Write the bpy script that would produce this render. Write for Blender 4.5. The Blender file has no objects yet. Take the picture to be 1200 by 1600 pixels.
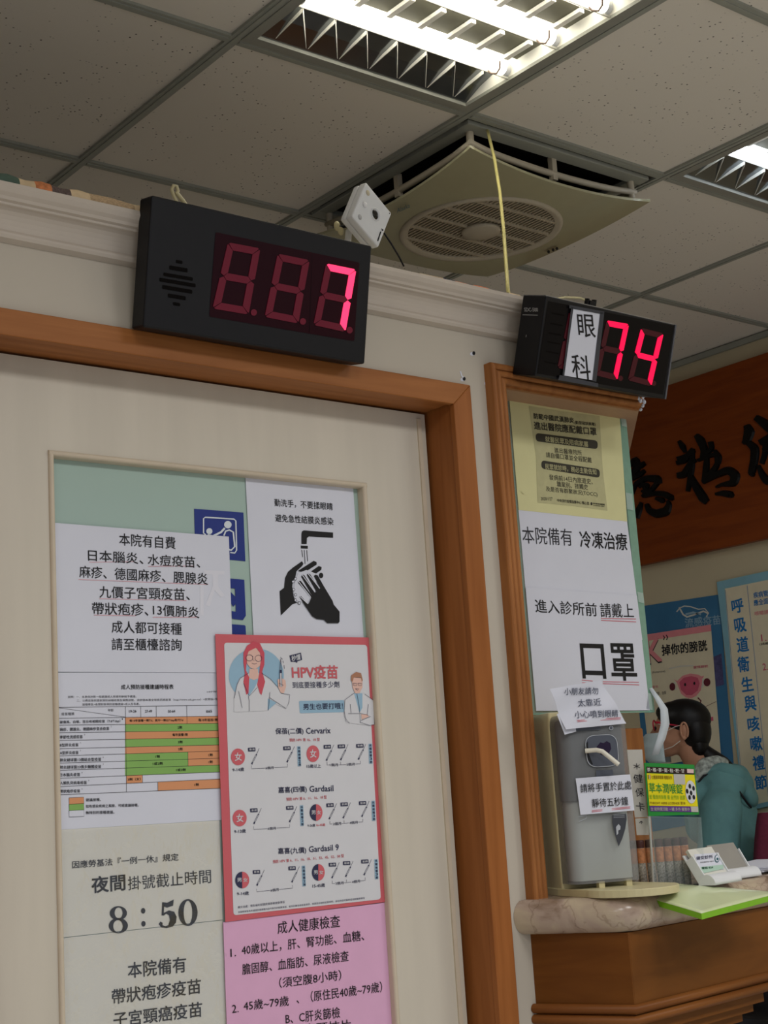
import bpy, bmesh, math, random
from mathutils import Vector, Matrix, geometry
random.seed(7)
S = bpy.context.scene
COL = S.collection
# ------------------------------------------------------------------ camera
EYE = 1.35                                   # lens height above the floor
FPX = 2285.93                                # focal length in pixels of a 1200 x 1600 frame
PITCH, ROLL, YAW = -0.191997, -0.0645125, 0.682194
def rotm():
    cy, sy, cp, sp, cr, sr = math.cos(YAW), math.sin(YAW), math.cos(PITCH), math.sin(PITCH), math.cos(ROLL), math.sin(ROLL)
    B = Matrix(((1, 0, 0), (0, 0, -1), (0, 1, 0)))
    Rz = Matrix(((cy, -sy, 0), (sy, cy, 0), (0, 0, 1)))
    Rx = Matrix(((1, 0, 0), (0, cp, -sp), (0, sp, cp)))
    Rr = Matrix(((cr, -sr, 0), (sr, cr, 0), (0, 0, 1)))
    return Rr @ Rx @ B @ Rz
RM = rotm()
RT = RM.transposed()
cd = bpy.data.cameras.new('camera'); cam = bpy.data.objects.new('camera', cd); COL.objects.link(cam)
cd.sensor_fit = 'HORIZONTAL'; cd.sensor_width = 36.0; cd.lens = FPX / 1200 * 36.0
cd.clip_start = 0.05; cd.clip_end = 60
M = Matrix((RM[0], -Vector(RM[1]), -Vector(RM[2]))).transposed().to_4x4()
M.translation = (0, 0, EYE)
cam.matrix_world = M
S.camera = cam
# ------------------------------------------------------------------ world, lamps, exposure
S.view_settings.view_transform = 'Standard'; S.view_settings.look = 'None'
S.view_settings.gamma = 1; S.view_settings.use_curve_mapping = False
S.view_settings.exposure = -0.27
TUBE_WARM, TUBE_COOL = 10.0, 11.0
W = bpy.data.worlds.new('daylight'); S.world = W; W.use_nodes = True
W.node_tree.nodes['Background'].inputs[0].default_value = (0.80, 0.86, 1.0, 1)
W.node_tree.nodes['Background'].inputs[1].default_value = 0.5
def lamp(name, x, y, power, color=(1, .99, .985), sx=.56, sy=.56, z=2.755, spread=162):
    l = bpy.data.lights.new(name, 'AREA'); l.shape = 'RECTANGLE'; l.size = sx; l.size_y = sy
    l.energy = power; l.color = color; l.spread = math.radians(spread)
    o = bpy.data.objects.new(name, l); o.location = (x, y, z); COL.objects.link(o)
lamp('ceiling_or_fill_lamp', 1.72, -.03, 18)
lamp('ceiling_or_fill_lamp', 2.95, -.03, 20)
lamp('ceiling_or_fill_lamp', .50, -.03, 16)
lamp('ceiling_or_fill_lamp', -.70, -.03, 13)  # fill added to even out the brightness of the ceiling
lamp('ceiling_or_fill_lamp', 1.72, 3.63, 6)  # unseen fill added to lift the dim reception wall and its posters
# ------------------------------------------------------------------ pixel rays onto real planes (1200 x 1600 frame)
O = Vector((0, 0, EYE))
def ray(px, py):
    return RT @ Vector(((px - 600) / FPX, (py - 800) / FPX, 1.0))
def at_depth(px, py, d):
    return O + ray(px, py) * d
class Pl:
    def __init__(s, p, n):
        s.p = Vector(p); s.n = Vector(n).normalized()
    def at(s, px, py, off=0.0):
        r = ray(px, py)
        t = ((s.p - O).dot(s.n)) / r.dot(s.n)
        return O + r * t + s.n * off
def PY(y): return Pl((0, y, 0), (0, -1, 0))
def PX(x): return Pl((x, 0, 0), (-1, 0, 0))
def PZ(z): return Pl((0, 0, z + EYE), (0, 0, 1))
def V(x, y, z): return Vector((x, y, z + EYE))      # z given from the lens height
# ------------------------------------------------------------------ materials
def lin(c):
    c = c / 255.0
    return c / 12.92 if c <= .04045 else ((c + .055) / 1.055) ** 2.4
def rgb(c): return (lin(c[0]), lin(c[1]), lin(c[2]), 1)
MATS = {}
def mat(name, c, rough=.5, spec=.3, metal=0, emit=0, ecol=None, var=.06, scale=30, coat=0, trans=0, alpha=1, stretch=None, bump=0, ior=1.45):
    if name in MATS: return MATS[name]
    m = bpy.data.materials.new(name); m.use_nodes = True
    nt = m.node_tree; b = nt.nodes['Principled BSDF']
    b.inputs['Roughness'].default_value = rough
    b.inputs['Specular IOR Level'].default_value = spec
    b.inputs['Metallic'].default_value = metal
    b.inputs['Coat Weight'].default_value = coat
    b.inputs['Transmission Weight'].default_value = trans
    b.inputs['Alpha'].default_value = alpha
    b.inputs['IOR'].default_value = ior
    base = rgb(c)
    b.inputs['Base Color'].default_value = base
    if var > 0 or bump > 0:
        tc = nt.nodes.new('ShaderNodeTexCoord'); mp = nt.nodes.new('ShaderNodeMapping')
        if stretch: mp.inputs['Scale'].default_value = stretch
        nz = nt.nodes.new('ShaderNodeTexNoise'); nz.inputs['Scale'].default_value = scale; nz.inputs['Detail'].default_value = 4
        nt.links.new(tc.outputs['Object'], mp.inputs[0]); nt.links.new(mp.outputs[0], nz.inputs['Vector'])
        if var > 0:
            rp = nt.nodes.new('ShaderNodeValToRGB')
            rp.color_ramp.elements[0].position = .3; rp.color_ramp.elements[1].position = .7
            rp.color_ramp.elements[0].color = tuple(v * (1 - var) for v in base[:3]) + (1,)
            rp.color_ramp.elements[1].color = tuple(min(1, v * (1 + var)) for v in base[:3]) + (1,)
            nt.links.new(nz.outputs['Fac'], rp.inputs[0]); nt.links.new(rp.outputs[0], b.inputs['Base Color'])
        if bump > 0:
            bp = nt.nodes.new('ShaderNodeBump'); bp.inputs['Strength'].default_value = bump; bp.inputs['Distance'].default_value = .004
            nt.links.new(nz.outputs['Fac'], bp.inputs['Height']); nt.links.new(bp.outputs[0], b.inputs['Normal'])
    if emit > 0:
        b.inputs['Emission Color'].default_value = rgb(ecol or c)
        b.inputs['Emission Strength'].default_value = emit
    MATS[name] = m
    return m
def nodes_of(m): return m.node_tree.nodes, m.node_tree.links, m.node_tree.nodes['Principled BSDF']
def wood(name, c1, c2, rough=.45, stretch=(1.2, 14, 14), scale=3.0, coat=.0):
    m = mat(name, c1, rough=rough, spec=.2, var=0, coat=coat)
    N, L, b = nodes_of(m)
    tc = N.new('ShaderNodeTexCoord'); mp = N.new('ShaderNodeMapping'); mp.inputs['Scale'].default_value = stretch
    nz = N.new('ShaderNodeTexNoise'); nz.inputs['Scale'].default_value = scale; nz.inputs['Detail'].default_value = 6; nz.inputs['Distortion'].default_value = .6
    rp = N.new('ShaderNodeValToRGB'); rp.color_ramp.elements[0].position = .32; rp.color_ramp.elements[1].position = .68
    rp.color_ramp.elements[0].color = rgb(c1); rp.color_ramp.elements[1].color = rgb(c2)
    L.new(tc.outputs['Object'], mp.inputs[0]); L.new(mp.outputs[0], nz.inputs['Vector']); L.new(nz.outputs['Fac'], rp.inputs[0]); L.new(rp.outputs[0], b.inputs['Base Color'])
    return m
M_WALL = mat('painted_wall', (192, 183, 168), rough=.6, var=.03, scale=3)
M_CORN = mat('painted_cornice', (196, 185, 172), rough=.5, var=.05, scale=9)
M_DOOR = mat('painted_door', (206, 198, 182), rough=.45, var=.04, scale=4, stretch=(6, 6, .6), spec=.35)
M_BEAD = mat('painted_bead', (206, 192, 170), rough=.45, var=.04)
M_WOODH = wood('casing_wood_across', (146, 90, 46), (168, 108, 60), stretch=(1.0, 16, 16))
M_WOODV = wood('casing_wood_upright', (142, 84, 40), (162, 100, 52), stretch=(16, 16, 1.0))
M_FRAME = wood('frame_wood', (144, 90, 48), (168, 110, 62), stretch=(14, 14, 1.2))
M_COUNT = wood('counter_wood', (104, 60, 22), (120, 72, 28), stretch=(2, 2, 12), rough=.4)
M_PLAQ = wood('plaque_wood', (128, 58, 20), (146, 70, 24), stretch=(6, 1.2, 14), rough=.4)
M_BLACK = mat('black_print', (28, 28, 30), rough=.6, var=0)
M_WHITE = mat('paper_white', (214, 216, 227), rough=.6, var=.015, scale=14)
M_WARM = mat('paper_warm', (218, 216, 206), rough=.5, var=.015, scale=14)
M_RED = mat('red_line', (205, 92, 104), rough=.6, var=0)
M_GLASSF = mat('frosted_green_glass', (168, 190, 180), rough=.08, spec=.5, var=.03, scale=2)
M_BLUE = mat('blue_vinyl', (34, 52, 128), rough=.4, var=.03)
M_DARK = mat('black_plastic', (18, 18, 22), rough=.45, var=.05, scale=60)
M_CREAM = mat('cream_plastic', (204, 194, 152), rough=.35, var=.03)
M_WPLAS = mat('white_plastic', (224, 226, 228), rough=.35, var=.02)
M_GREYL = mat('grey_white_plastic', (190, 186, 178), rough=.5, var=.03)
# ------------------------------------------------------------------ mesh builder
GL = {}
def glyphs(body, bold=0.0, shear=0.0):
    k = (body, bold, shear)
    if k in GL: return GL[k]
    cu = bpy.data.curves.new('lettering', 'FONT'); cu.body = body; cu.resolution_u = 2; cu.shear = shear; cu.size = 1
    o = bpy.data.objects.new('lettering', cu); COL.objects.link(o)
    dg = bpy.context.evaluated_depsgraph_get(); dg.update()
    e = o.evaluated_get(dg); me = e.to_mesh()
    vs = [(v.co.x, v.co.y) for v in me.vertices]; fs = [tuple(p.vertices) for p in me.polygons]
    e.to_mesh_clear(); bpy.data.objects.remove(o); bpy.data.curves.remove(cu)
    if not vs: vs = [(0, 0)]; fs = []
    if bold > .001:                                        # heavier strokes: the same outline laid a little to each side
        base, bf, d = vs, fs, bold * .75; vs = []; fs = []
        for i, (dx, dy) in enumerate(((-d, -d), (d, -d), (d, d), (-d, d))):
            k0 = len(vs); vs += [(a + dx, b_ + dy) for a, b_ in base]; fs += [tuple(k0 + q for q in f_) for f_ in bf]
    x0 = min(v[0] for v in vs); x1 = max(v[0] for v in vs); y0 = min(v[1] for v in vs); y1 = max(v[1] for v in vs)
    w = max(x1 - x0, 1e-6); h = max(y1 - y0, 1e-6)
    GL[k] = ([((v[0] - x0) / w, (v[1] - y0) / h) for v in vs], fs, w / h)
    return GL[k]
class MB:
    def __init__(s): s.v = []; s.f = []; s.fm = []; s.sm = []; s.mats = []
    def mi(s, m):
        if m not in s.mats: s.mats.append(m)
        return s.mats.index(m)
    def add(s, vs, fs, m, smooth=False):
        b = len(s.v); k = s.mi(m); s.v += [Vector(v) for v in vs]
        for f in fs: s.f.append(tuple(b + i for i in f)); s.fm.append(k); s.sm.append(smooth)
    def box(s, lo, hi, m):
        x0, y0, z0 = lo; x1, y1, z1 = hi
        s.hexa([(x0, y0, z0), (x1, y0, z0), (x1, y1, z0), (x0, y1, z0), (x0, y0, z1), (x1, y0, z1), (x1, y1, z1), (x0, y1, z1)], m)
    def hexa(s, c, m):
        s.add(c, [(0, 3, 2, 1), (4, 5, 6, 7), (0, 1, 5, 4), (1, 2, 6, 5), (2, 3, 7, 6), (3, 0, 4, 7)], m)
    def obox(s, c, ex, ey, ez, hx, hy, hz, m):
        c = Vector(c); X = Vector(ex) * hx; Y = Vector(ey) * hy; Z = Vector(ez) * hz
        s.hexa([c - X - Y - Z, c + X - Y - Z, c + X + Y - Z, c - X + Y - Z, c - X - Y + Z, c + X - Y + Z, c + X + Y + Z, c - X + Y + Z], m)
    def prism(s, pts, vec, m, smooth=False):
        pts = [Vector(p) for p in pts]; vec = Vector(vec); n = len(pts)
        tri = geometry.tessellate_polygon([pts])
        s.add(pts + [p + vec for p in pts], [tuple(t) for t in tri] + [tuple(n + i for i in reversed(t)) for t in tri], m)
        s.add(pts + [p + vec for p in pts], [(i, (i + 1) % n, n + (i + 1) % n, n + i) for i in range(n)], m, smooth)
    def sweep(s, prof, a, b, m, smooth=False, caps=True):
        """prof: list of 3-D offsets; swept from point a to point b (lists of points allowed)."""
        path = [Vector(a), Vector(b)]; n = len(prof); vs = []
        for p in path: vs += [p + Vector(q) for q in prof]
        s.add(vs, [(i, (i + 1) % n, n + (i + 1) % n, n + i) for i in range(n)], m, smooth)
        if caps:
            tri = geometry.tessellate_polygon([[Vector(q) for q in prof]])
            s.add(vs, [tuple(t) for t in tri] + [tuple(n + i for i in t) for t in tri], m)
    def tube(s, pts, r, m, n=10, caps=True, smooth=True):
        pts = [Vector(p) for p in pts]; k = len(pts)
        rs = r if isinstance(r, (list, tuple)) else [r] * k
        t0 = (pts[1] - pts[0]).normalized(); up = Vector((0, 0, 1)) if abs(t0.z) < .9 else Vector((1, 0, 0))
        nx = t0.cross(up).normalized(); vs = []
        for i, p in enumerate(pts):
            t = (pts[min(i + 1, k - 1)] - pts[max(i - 1, 0)]).normalized()
            nx = (nx - t * nx.dot(t)).normalized(); ny = t.cross(nx)
            for j in range(n):
                a = 2 * math.pi * j / n; vs.append(p + nx * math.cos(a) * rs[i] + ny * math.sin(a) * rs[i])
        s.add(vs, [(i * n + j, i * n + (j + 1) % n, (i + 1) * n + (j + 1) % n, (i + 1) * n + j) for i in range(k - 1) for j in range(n)], m, smooth)
        if caps: s.add(vs, [tuple(range(n - 1, -1, -1)), tuple((k - 1) * n + j for j in range(n))], m)
    def lathe(s, prof, c, m, ex=(1, 0, 0), ey=(0, 1, 0), ez=(0, 0, 1), n=24, sx=1, sy=1, smooth=True, caps=True):
        c = Vector(c); X = Vector(ex); Y = Vector(ey); Z = Vector(ez); vs = []; k = len(prof)
        for r, z in prof:
            for j in range(n):
                a = 2 * math.pi * j / n; vs.append(c + X * r * sx * math.cos(a) + Y * r * sy * math.sin(a) + Z * z)
        s.add(vs, [(i * n + j, i * n + (j + 1) % n, (i + 1) * n + (j + 1) % n, (i + 1) * n + j) for i in range(k - 1) for j in range(n)], m, smooth)
        if caps: s.add(vs, [tuple(range(n - 1, -1, -1)), tuple((k - 1) * n + j for j in range(n))], m)
    def ell(s, c, rx, ry, rz, m, R=None, n=20, k=12):
        R = R or Matrix.Identity(3); c = Vector(c); vs = []
        for i in range(k + 1):
            th = math.pi * i / k
            for j in range(n):
                a = 2 * math.pi * j / n
                vs.append(c + R @ Vector((rx * math.sin(th) * math.cos(a), ry * math.sin(th) * math.sin(a), rz * math.cos(th))))
        s.add(vs, [(i * n + j, (i + 1) * n + j, (i + 1) * n + (j + 1) % n, i * n + (j + 1) % n) for i in range(k) for j in range(n)], m, True)
    def grid(s, fn, nu, nv, m, smooth=True, flip=False):
        vs = [fn(i / nu, j / nv) for j in range(nv + 1) for i in range(nu + 1)]
        fs = []
        for j in range(nv):
            for i in range(nu):
                a = j * (nu + 1) + i; q = (a, a + 1, a + nu + 2, a + nu + 1)
                fs.append(q[::-1] if flip else q)
        s.add(vs, fs, m, smooth)
    # ---- flat marks given in photograph pixels on a surface map(px, py, off)
    def text(s, mp, body, p0, p1, h, m, off=.0006, bold=0.0, shear=0.0, vert=False):
        """body's box fills the run p0 -> p1 (its middle line), h pixels tall."""
        vs, fs, asp = glyphs(body, bold, shear)
        ux, uy = p1[0] - p0[0], p1[1] - p0[1]; L = math.hypot(ux, uy)
        vx, vy = SLANT(p0[0], p0[1])
        out = []; blk = max(1, len(vs) // 4) if bold > .001 else len(vs) + 1
        for i, (a, b) in enumerate(vs):
            out.append(mp(p0[0] + ux * a + vx * h * (.5 - b), p0[1] + uy * a + vy * h * (.5 - b), off + .00007 * (i // blk)))
        s.add(out, fs, m)
    def poly(s, mp, pts, m, off=.0006):
        tri = geometry.tessellate_polygon([[Vector((p[0], p[1], 0)) for p in pts]])
        s.add([mp(p[0], p[1], off) for p in pts], [tuple(t) for t in tri], m)
    def line(s, mp, pts, w, m, off=.0006, cap=True):
        n = len(pts); ws = w if isinstance(w, (list, tuple)) else [w] * n
        Lp = []; Rp = []
        for i, p in enumerate(pts):
            a = pts[max(i - 1, 0)]; b = pts[min(i + 1, n - 1)]
            dx, dy = b[0] - a[0], b[1] - a[1]; d = math.hypot(dx, dy) or 1
            nx, ny = -dy / d * ws[i] / 2, dx / d * ws[i] / 2
            Lp.append((p[0] + nx, p[1] + ny)); Rp.append((p[0] - nx, p[1] - ny))
        vs = [mp(q[0], q[1], off) for q in Lp + Rp]
        s.add(vs, [(i, i + 1, n + i + 1, n + i) for i in range(n - 1)], m)
    def disc(s, mp, c, rx, ry, m, off=.0006, n=20, a0=0, a1=360, tilt=0):
        ct, st = math.cos(math.radians(tilt)), math.sin(math.radians(tilt)); pts = []
        for i in range(n + (0 if a1 - a0 >= 360 else 1)):
            a = math.radians(a0 + (a1 - a0) * i / n); x, y = rx * math.cos(a), ry * math.sin(a)
            pts.append((c[0] + x * ct - y * st, c[1] + x * st + y * ct))
        s.poly(mp, pts, m, off)
    def build(s, name, parent=None, bevel=0, seg=2, loc=None):
        me = bpy.data.meshes.new(name)
        base = Vector(loc) if loc is not None else Vector((0, 0, 0))
        if parent is not None: base = PBASE[parent.name]
        me.from_pydata([v - base for v in s.v], [], s.f)
        for m in s.mats: me.materials.append(m)
        me.polygons.foreach_set('material_index', s.fm); me.polygons.foreach_set('use_smooth', s.sm)
        me.update()
        o = bpy.data.objects.new(name, me); COL.objects.link(o)
        if parent is not None: o.parent = parent
        else: o.location = base
        PBASE[o.name] = base
        if bevel:
            bm = bmesh.new(); bm.from_mesh(me); bmesh.ops.remove_doubles(bm, verts=bm.verts, dist=1e-5)
            bmesh.ops.recalc_face_normals(bm, faces=bm.faces); bm.to_mesh(me); bm.free()
            b = o.modifiers.new('bevel', 'BEVEL'); b.width = bevel; b.segments = seg; b.limit_method = 'ANGLE'; b.angle_limit = math.radians(40)
        return o
PBASE = {}
def SLANT(px, py):
    """unit direction of a plumb line at that pixel (towards the floor), x and y in pixels"""
    dx, dy = px + 158.1, py + 10935.0
    d = math.hypot(dx, dy); return dx / d, dy / d
def tag(o, label, cat, group=None, kind=None):
    o['label'] = label; o['category'] = cat
    if group: o['group'] = group
    if kind: o['kind'] = kind
    return o
def thing(name, label, cat, loc, group=None):
    o = bpy.data.objects.new(name, None); COL.objects.link(o); o.location = loc; o.empty_display_size = .05
    PBASE[o.name] = Vector(loc)
    return tag(o, label, cat, group)
def struct(o):
    o['kind'] = 'structure'; return o
# ================================================================== THE SETTING
YW, YC, YD, YG = 1.79, 1.782, 1.855, 1.868      # wall face, casing face, door face, door pane
HC = 1.415                                       # ceiling above the lens
XL = [-1.60, -.996, -.392, .214, .818, 1.421, 2.010, 2.640, 3.250, 3.93]
YL = [-2.1, -1.5, -.9, -.30, .30, .903, 1.507, 2.107, 2.726, 3.33, 3.93, 4.53]
LIGHTS = [(5, 6), (7, 6)]; FAN = (6, 7)
M_TILE = mat('ceiling_tile', (186, 178, 166), rough=.9, spec=.1, var=0)
N, L, b = nodes_of(M_TILE)
tc = N.new('ShaderNodeTexCoord'); vo = N.new('ShaderNodeTexVoronoi'); vo.inputs['Scale'].default_value = 72; vo.inputs['Randomness'].default_value = 1
nz = N.new('ShaderNodeTexNoise'); nz.inputs['Scale'].default_value = 9; nz.inputs['Detail'].default_value = 3
r1 = N.new('ShaderNodeValToRGB'); r1.color_ramp.elements[0].position = .10; r1.color_ramp.elements[1].position = .17
r1.color_ramp.elements[0].color = rgb((78, 70, 60)); r1.color_ramp.elements[1].color = rgb((232, 226, 215))
r2 = N.new('ShaderNodeValToRGB'); r2.color_ramp.elements[0].position = .46; r2.color_ramp.elements[1].position = .56
mx = N.new('ShaderNodeMixRGB'); mx.inputs[2].default_value = rgb((232, 226, 215))
L.new(tc.outputs['Object'], vo.inputs['Vector']); L.new(tc.outputs['Object'], nz.inputs['Vector'])
L.new(vo.outputs['Distance'], r1.inputs[0]); L.new(nz.outputs['Fac'], r2.inputs[0])
L.new(r2.outputs[0], mx.inputs[0]); L.new(r1.outputs[0], mx.inputs[1]); L.new(mx.outputs[0], b.inputs['Base Color'])
M_TBAR = mat('grid_bar', (158, 160, 150), rough=.5, var=.03)
# ceiling: tiles
mb = MB()
for i in range(len(XL) - 1):
    for j in range(len(YL) - 1):
        if (i, j) in LIGHTS or (i, j) == FAN: continue
        mb.box(V(XL[i], YL[j], HC + .004), V(XL[i + 1], YL[j + 1], HC + .019), M_TILE)
ceil = struct(mb.build('ceiling'))
mb = MB()
TB = .012
for x in XL[1:-1]:
    mb.box(V(x - TB, YL[0], HC - .002), V(x + TB, YL[-1], HC + .004), M_TBAR)
    mb.box(V(x - TB * .35, YL[0], HC - .004), V(x + TB * .35, YL[-1], HC - .002), M_TBAR)
for y in YL[1:-1]:
    for i in range(len(XL) - 1):
        a, c = XL[i] + TB, XL[i + 1] - TB
        mb.box(V(a, y - TB, HC - .002), V(c, y + TB, HC + .004), M_TBAR)
        mb.box(V(a, y - TB * .35, HC - .004), V(c, y + TB * .35, HC - .002), M_TBAR)
mb.build('ceiling_grid', ceil)
mb = MB()
mb.box(V(XL[0], YL[0], HC + .16), V(XL[-1], YL[-1], HC + .2), M_DARK)
struct(mb.build('ceiling_void'))
# floor
M_FLOOR = mat('speckled_floor_tile', (214, 213, 209), rough=.3, var=.06, scale=40)
mb = MB(); mb.box((-2.5, -3.5, -.1), (4.2, 4.8, 0), M_FLOOR); struct(mb.build('floor'))
# partition wall with the door opening and the reception window; its end is cut back at 45 degrees
ZT = .846
XO0, XO1, ZO = .755, 1.625, .652                 # door opening
XW0 = 1.722                                      # reception window opening starts
mb = MB()
TH = .125
mb.box(V(-1.2, YW, -EYE), V(XO0, YW + TH, ZT), M_WALL)
mb.box(V(XO0, YW, ZO), V(XO1, YW + TH, ZT), M_WALL)
mb.box(V(XO1, YW, -EYE), V(XW0, YW + TH, ZT), M_WALL)
XE = 2.088
hd = [V(XW0, YW, .704), V(XE, YW, .704), V(XE + .44, YW + .43, .704), V(XE + .10, YW + .43, .704), V(XW0, YW + TH, .704)]
mb.prism(hd, (0, 0, ZT - .704), M_WALL)
wall = struct(mb.build('wall_front'))
M_SOFF = mat('veneer_soffit', (176, 140, 112), rough=.5, var=.05, stretch=(3, 20, 1))
mb = MB()
sf = [V(1.735, YW - .015, .700), V(XE - .004, YW - .015, .700), V(XE + .44, YW + .43, .700), V(1.735, YW + .43, .700)]
mb.prism(sf, (0, 0, .0035), M_SOFF)
struct(mb.build('trim_4'))
# chipped plaster at the end of the head
mb = MB()
pw = PY(YW - .018)
for (px, py, r) in ((1003, 620, 5), (1000, 626, 4), (1006, 628, 4), (1004, 634, 3), (997, 622, 3), (1001, 640, 2.5)):
    mb.ell(pw.at(px, py), r * .0011, .004, r * .0013, M_WHITE, n=7, k=5)
mb.build('chipped_plaster', wall)
mb = MB()
pw = PY(YW)
for (px, py) in ((740, 552), (725, 592), (762, 598)):
    mb.disc(pw.at, (px, py), 2.4, 3.2, M_BLACK, .0006, 8)
    mb.disc(pw.at, (px - 2, py + 1), 4, 3, M_WHITE, .0003, 7)
mb.line(pw.at, [(719, 580), (721, 587), (724, 590)], 2, M_WHITE, .0006)
mb.build('nail_hole', wall)
# cornice
prof = [(0, .0), (.046, .0), (.047, .007), (.043, .013), (.038, .017), (.036, .021), (.031, .0225), (.031, .025)]
for k in range(7):
    a = k / 6 * math.pi / 2
    prof.append((.030 - .020 * math.sin(a), .026 + .028 * (1 - math.cos(a))))
prof += [(.0125, .056), (.0145, .059), (.0145, .062), (.012, .066), (.008, .067), (0, .069)]
pp = [(0, -o, -z) for o, z in prof]
mb = MB(); mb.sweep(pp, V(-1.2, YW, ZT + .004), V(XE, YW, ZT + .004), M_CORN)
struct(mb.build('trim_1'))
# door casing
XC0, XC1, ZC0, ZC1 = 1.615, 1.6565, .6455, .684
XC2, XC3 = .765, .724
mb = MB()
mb.prism([V(XC3, YC, ZC1), V(XC1, YC, ZC1), V(XC0, YC, ZC0), V(XC2, YC, ZC0)], (0, .012, 0), M_WOODH)
top = struct(mb.build('trim_2', bevel=.0015))
mb = MB()
mb.prism([V(XC1, YC, ZC1), V(XC1, YC, -EYE), V(XC0, YC, -EYE), V(XC0, YC, ZC0)], (0, .012, 0), M_WOODV)
mb.prism([V(XC3, YC, ZC1), V(XC3, YC, -EYE), V(XC2, YC, -EYE), V(XC2, YC, ZC0)], (0, .012, 0), M_WOODV)
mb.build('upright', top, bevel=.0015)
mb = MB()
mb.box(V(XC0 + .004, YC + .010, -EYE), V(XO1 + .0005, YD + .06, ZO), M_WOODV)
mb.box(V(XO0 - .0005, YC + .010, -EYE), V(XC2 - .004, YD + .06, ZO), M_WOODV)
mb.box(V(XC2, YC + .010, ZC0 + .003), V(XC0, YD + .06, ZO + .0005), M_WOODH)
mb.build('jamb_lining', top)
# door leaf: rails and stiles round the glazed opening
DX0, DX1, DZ1 = XC2 + .002, 1.6135, .6440
GX0, GX1, GZ1, GZ0 = .9045, 1.470, .509, -.72
mb = MB()
T2 = .038
mb.box(V(DX0, YD, -EYE + .01), V(GX0, YD + T2, DZ1), M_DOOR)
mb.box(V(GX1, YD, -EYE + .01), V(DX1 - .003, YD + T2, DZ1), M_DOOR)
mb.box(V(GX0, YD, GZ1), V(GX1, YD + T2, DZ1), M_DOOR)
mb.box(V(GX0, YD, -EYE + .01), V(GX1, YD + T2, GZ0), M_DOOR)
mb.box(V(DX1 - .022, YD - .003, -EYE + .01), V(DX1 - .014, YD, DZ1 - .01), M_BEAD)
door = struct(mb.build('door_1'))
# glazing bead (a mitred half-round frame)
mb = MB()
bw = .0085
def bead(a, b, inn):
    a = Vector(a); b = Vector(b); inn = Vector(inn); pr = []
    n = 8
    for k in range(n + 1):
        t = math.pi * k / n
        pr.append(inn * (bw * (1 - math.cos(t)) / 2 - .002) + Vector((0, -1, 0)) * (.0045 * math.sin(t)))
    pr += [inn * (bw - .002) + Vector((0, .02, 0)), inn * (-.002) + Vector((0, .02, 0))]
    mb.sweep(pr, a, b, M_BEAD, smooth=False)
bead(V(GX0 - .0015, YD, GZ1), V(GX1 + .0015, YD, GZ1), (0, 0, -1))
bead(V(GX0, YD, GZ1), V(GX0, YD, GZ0), (1, 0, 0))
bead(V(GX1, YD, GZ1), V(GX1, YD, GZ0), (-1, 0, 0))
bead(V(GX0, YD, GZ0), V(GX1, YD, GZ0), (0, 0, 1))
mb.build('glazing_bead', door)
mb = MB(); mb.box(V(GX0, YG, GZ0), V(GX1, YG + .006, GZ1), M_GLASSF)
mb.build('glass_pane', door)
# reception window frame: three half-round ridges, mitred
mb = MB()
YF = 1.770
fx0, fz1 = 1.699, .7285
RG = .0118
def ridge(k, up):
    pr = []
    x = fx0 + k * RG; z = fz1 - k * RG
    off = .0 + .0015 * k
    n = 6
    for q in range(n + 1):
        t = math.pi * q / n; o = RG * (1 - math.cos(t)) / 2; d = .006 * math.sin(t)
        pr.append((o, d))
    pr += [(RG, -.016), (0, -.016)]
    if up:
        vs = []
        for (o, d) in pr: vs.append(V(x + o, YF + .004 + off - d, -.178)); 
        for (o, d) in pr: vs.append(V(x + o, YF + .004 + off - d, z - o))
    else:
        vs = []
        for (o, d) in pr: vs.append(V(x + o, YF + .004 + off - d, z - o))
        for (o, d) in pr: vs.append(V(XE, YF + .004 + off - d, z - o))
    n = len(pr)
    mb.add(vs, [(i, (i + 1) % n, n + (i + 1) % n, n + i) for i in range(n)], M_FRAME)
    mb.add(vs, [tuple(range(n)), tuple(range(2 * n - 1, n - 1, -1))], M_FRAME)
for k in range(3): ridge(k, True); ridge(k, False)
mb.box(V(fx0 + 3 * RG - .001, YF + .012, -.178), V(fx0 + 3 * RG + .004, YG - .004, .70), M_FRAME)
mb.box(V(fx0 + 3 * RG - .001, YF + .012, .690), V(XE, YF + .02, .7), M_FRAME)
struct(mb.build('trim_3'))
# hanging glass pane of the reception window
M_GLASS = mat('clear_green_glass', (176, 208, 194), rough=.03, spec=.5, var=0, trans=.0, alpha=.32)
M_EDGE = mat('green_glass_edge', (120, 158, 140), rough=.1, spec=.5, var=.05, scale=80)
GY = 1.872; WG1 = 2.150; WG0Z = .128
mb = MB()
mb.box(V(1.738, GY, WG0Z), V(WG1 - .022, GY + .006, .699), M_GLASS)
mb.box(V(WG1 - .022, GY - .001, WG0Z), V(WG1, GY + .008, .699), M_EDGE)
mb.box(V(1.738, GY - .001, WG0Z - .003), V(WG1, GY + .008, WG0Z), M_EDGE)
win = struct(mb.build('window_1'))
M_TAPE = mat('clear_tape', (196, 214, 206), rough=.15, var=0, alpha=.55)
mb = MB()
pg = PY(GY)
for (x0, y0, x1, y1) in ((968, 652, 976, 668), (976, 770, 986, 798), (994, 925, 1003, 943), (1006, 1082, 1016, 1110)):
    mb.poly(pg.at, [(x0, y0), (x1, y0 + 2), (x1 + 2, y1), (x0 + 2, y1 - 2)], M_TAPE, .003)
mb.build('tape_strip', win)
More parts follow.
